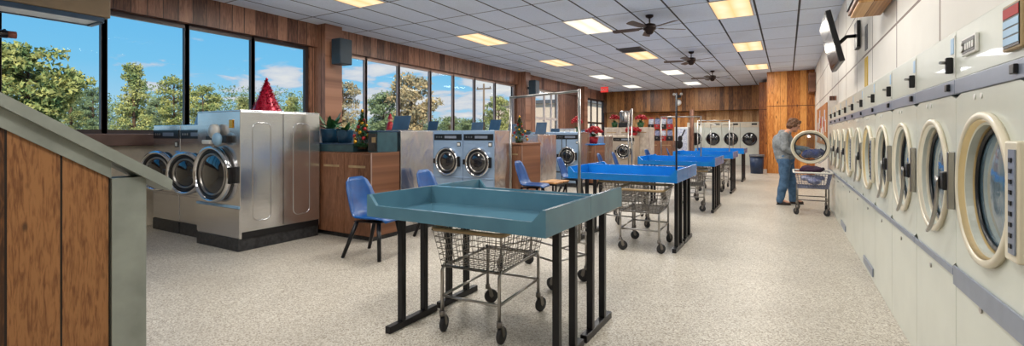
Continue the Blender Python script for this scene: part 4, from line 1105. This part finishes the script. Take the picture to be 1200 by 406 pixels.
# ------------------------------------------------------------------ outdoors
struct(MB().box(-160, WX-.3, -70, 190, -.5, -.14).build('ground', M['ground']), 'dry open ground outside')
def tree_mesh(seed, h, rad, mat, conical=.5, n=34, bare=.22):
    rr = random.Random(seed)
    tr = MB(); tr.tube([(0, 0, 0), (rr.uniform(-.1, .1), rr.uniform(-.1, .1), h*.5), (rr.uniform(-.2, .2), rr.uniform(-.2, .2), h*.93)], h*.022, 7, r1=h*.004)
    fo = MB()
    for k in range(n):
        f = bare+(1-bare)*((k+rr.random())/n)
        prof = math.sin(PI*min(1, max(.06, (1-f)/(1-bare)))**(.55+.3*conical)) if conical < .5 else (1-f)/(1-bare)*.9+.1
        R = rad*max(.12, prof)*rr.uniform(.55, 1.); a = rr.uniform(0, 2*PI)
        c = Vector((R*math.cos(a)*.75, R*math.sin(a)*.75, f*h)); cr = rad*rr.uniform(.26, .42)
        tr.tube([(0, 0, max(.1, f*h-.1*h)), c], h*.005, 4, r1=h*.002)
        for j in range(150):
            d = Vector((rr.gauss(0, 1), rr.gauss(0, 1), rr.gauss(0, .62))); d = d.normalized()*cr*rr.uniform(.45, 1.)
            p = c+Vector((d.x, d.y, d.z*.62)); s = cr*rr.uniform(.09, .19)
            u = Vector((rr.gauss(0, 1), rr.gauss(0, 1), rr.gauss(0, 1))).normalized()*s; w_ = Vector((rr.gauss(0, 1), rr.gauss(0, 1), rr.gauss(0, 1))).normalized()*s
            fo.tri(p-u, p+u*.6+w_, p+u*.5-w_)
    return tr, fo
def tree(label, loc, seed, h, rad, mat, conical=.5, n=34, bare=.22):
    t = thing('pine_tree', label, 'tree', loc, 0, 'trees seen through the windows')
    a, b = tree_mesh(seed, h, rad, mat, conical, n, bare)
    a.build('trunk', M['bark'], t); b.build('foliage', M[mat], t, fixn=False)
    return t
def at(pxx, dist):   # ground point on the bearing of a photo column, from the place where one stands inside
    u = (pxx-600.)/549.; k, s = .8626, .5059
    return ((k*u-s)*dist, (s*u+k)*dist, -.14)
TREES = [
    ('broad sunlit pine outside the first big window', 34, 38, 8.4, 4.0, 'pinegreen', .3),
    ('slim pine beside the first big window post', 84, 47, 8.2, 1.5, 'pinegreen', .6),
    ('tall ragged pine in the middle of the second window', 158, 42, 7.7, 1.9, 'pinegreen', .6),
    ('pale rounded pine at the right side of the second window', 204, 50, 7.6, 1.9, 'pinegreen', .4),
    ('sunlit pine at the left side of the third window', 238, 46, 6.2, 1.9, 'pinegreen', .4),
    ('bushy pine in the third window beside the post', 284, 57, 6.0, 1.9, 'pinegreen', .5),
    ('small pointed pine right of the red tinsel tree', 343, 44, 5.0, 1.4, 'pinegreen', .8),
    ('tan leafy tree behind the potted plants', 402, 48, 7.0, 1.9, 'tanleaf', .4),
    ('round grey-green tree behind the small fir tree', 450, 60, 6.6, 2.7, 'pinedark', .3),
    ('big tan-grey tree behind the first dark sign', 483, 45, 7.0, 2.8, 'tanleaf', .3),
    ('low tree in the middle of the second window run', 528, 62, 3.9, 1.6, 'pinedark', .3),
    ('low bushy tree beside the pole', 549, 66, 3.6, 1.7, 'pinedark', .3),
    ('green tree in the last window pane of the run', 584, 48, 5.4, 1.7, 'pinegreen', .4),
    ('dark pine at the edge of the first big window', 108, 60, 7.4, 2.0, 'pinedark', .4),
    ('dark pine seen behind the second window post', 186, 68, 7.0, 2.0, 'pinedark', .4)]
for i, (lab, pxx, dist, hh, rad, mt, con) in enumerate(TREES): tree(lab, at(pxx, dist), 40+i, hh, rad, mt, con, 60 if i == 0 else 42)
# distant wood as one mass
fo = MB(); rr = random.Random(5)
for k in range(150):
    pxx = -60+k*4.9; x, y, z = at(pxx, 84+rr.uniform(0, 14)); hh = rr.uniform(6., 11.5) if k < 86 else rr.uniform(3., 5.2)
    for j in range(240):
        c = Vector((x+rr.gauss(0, 1.3), y+rr.gauss(0, 1.3), -.1+hh*rr.random()**.8)); s = .34
        u = Vector((rr.gauss(0, 1), rr.gauss(0, 1), rr.gauss(0, 1))).normalized()*s; w_ = Vector((rr.gauss(0, 1), rr.gauss(0, 1), rr.gauss(0, 1))).normalized()*s
        fo.tri(c-u, c+u+w_*.5, c+w_)
tag(fo.build('treeline', M['pinedark'], fixn=False), 'distant hazy wood behind the single trees', 'trees', None, 'stuff')
t = thing('utility_pole', 'wooden utility pole outside the second window run', 'pole', at(567, 50))
MB().tube([(0, 0, 0), (0, 0, 7.0)], .14, 8, r1=.1).build('pole', M['polewood'], t)
MB().box(-.9, .9, -.06, .06, 6.4, 6.55).build('crossarm', M['polewood'], t)
for q in (-.8, 0, .8): MB().lathe([(0, 6.551), (.06, 6.551), (.05, 6.7), (0, 6.72)], (q, 0, 0), n=10).build('insulator', M['grille'], t)
t = thing('neighbour_building', 'pale stucco building outside the glass door', 'building', (-24.5, 58, -.14))
MB().box(-7, 5, -9, 16, 0, 5.2).build('walls', M['stucco'], t)
MB().box(-7.4, 5.4, -9.4, 16.4, 5.201, 5.6).build('roof', M['grille'], t)
for q in range(5): 
    wd = MB().box(5.001, 5.06, -7.5+q*4.6, -5.6+q*4.6, 1.1, 2.9).build('window', M['white'], t)
    MB().box(5.061, 5.07, -7.4+q*4.6, -5.7+q*4.6, 1.2, 2.8).build('pane', M['glassblack'], wd)

# ------------------------------------------------------------------ sky, sun
wd = bpy.data.worlds.new('sky'); SC.world = wd; wd.use_nodes = True
T = NT(wd)
tc = T.n('ShaderNodeTexCoord'); sp = T.n('ShaderNodeSeparateXYZ'); T.l(tc.outputs['Generated'], sp.inputs[0])
z = sp.outputs[2]
base = T.ramp(T.math('MAXIMUM', z, 0.), [(0, lin((188, 220, 238))), (.12, lin((126, 200, 242))), (.32, lin((78, 176, 240))), (1, lin((46, 118, 214)))])
zz = T.math('ADD', T.math('MAXIMUM', z, 0.), .16)
cb = T.n('ShaderNodeCombineXYZ'); T.l(T.math('DIVIDE', sp.outputs[0], zz), cb.inputs[0]); T.l(T.math('DIVIDE', sp.outputs[1], zz), cb.inputs[1]); T.l(T.math('MULTIPLY', zz, 3.), cb.inputs[2])
nz = T.n('ShaderNodeTexNoise', i_Scale=2.3, i_Detail=8., i_Roughness=.55, i_Distortion=.25); T.l(cb.outputs[0], nz.inputs['Vector'])
cov = T.math('ADD', nz.outputs['Fac'], T.math('MULTIPLY', T.math('SUBTRACT', sp.outputs[1], .56), .42))
cf = T.ramp(cov, [(.50, (0, 0, 0, 1)), (.57, (1, 1, 1, 1))])
cc = T.ramp(cov, [(.52, lin((205, 208, 222))), (.72, lin((250, 240, 232)))])
sky = T.mix(T.math('MULTIPLY', cf, .85), base, cc)
bg = T.n('ShaderNodeBackground', i_Strength=1.0); T.l(sky, bg.inputs[0])
ow = T.n('ShaderNodeOutputWorld'); T.l(bg.outputs[0], ow.inputs[0])
s = bpy.data.lights.new('sun', 'SUN'); s.energy = 6.5; s.color = (1, .88, .68); s.angle = .01
so = bpy.data.objects.new('sun', s); COL.objects.link(so)
so.rotation_euler = Vector((-.62, .52, -.58)).to_track_quat('-Z', 'Y').to_euler()

# ------------------------------------------------------------------ camera
cam = bpy.data.cameras.new('camera'); co = bpy.data.objects.new('camera', cam); COL.objects.link(co)
cam.sensor_fit = 'HORIZONTAL'; cam.sensor_width = 36.; cam.lens = 36.*549/1200; cam.shift_y = -44.5/1200; cam.clip_start = .05; cam.clip_end = 600
co.location = (0, 0, 1.38); co.rotation_euler = (PI/2, 0, math.atan2(322, 549))
SC.camera = co
SC.view_settings.view_transform = 'Standard'; SC.view_settings.look = 'None'; SC.view_settings.gamma = 1.; SC.view_settings.use_curve_mapping = False
SC.view_settings.exposure = 0.
SC.cycles.use_denoising = True
SC.cycles.max_bounces = 8; SC.cycles.diffuse_bounces = 6; SC.cycles.glossy_bounces = 4; SC.cycles.transparent_max_bounces = 16; SC.cycles.sample_clamp_indirect = 6.
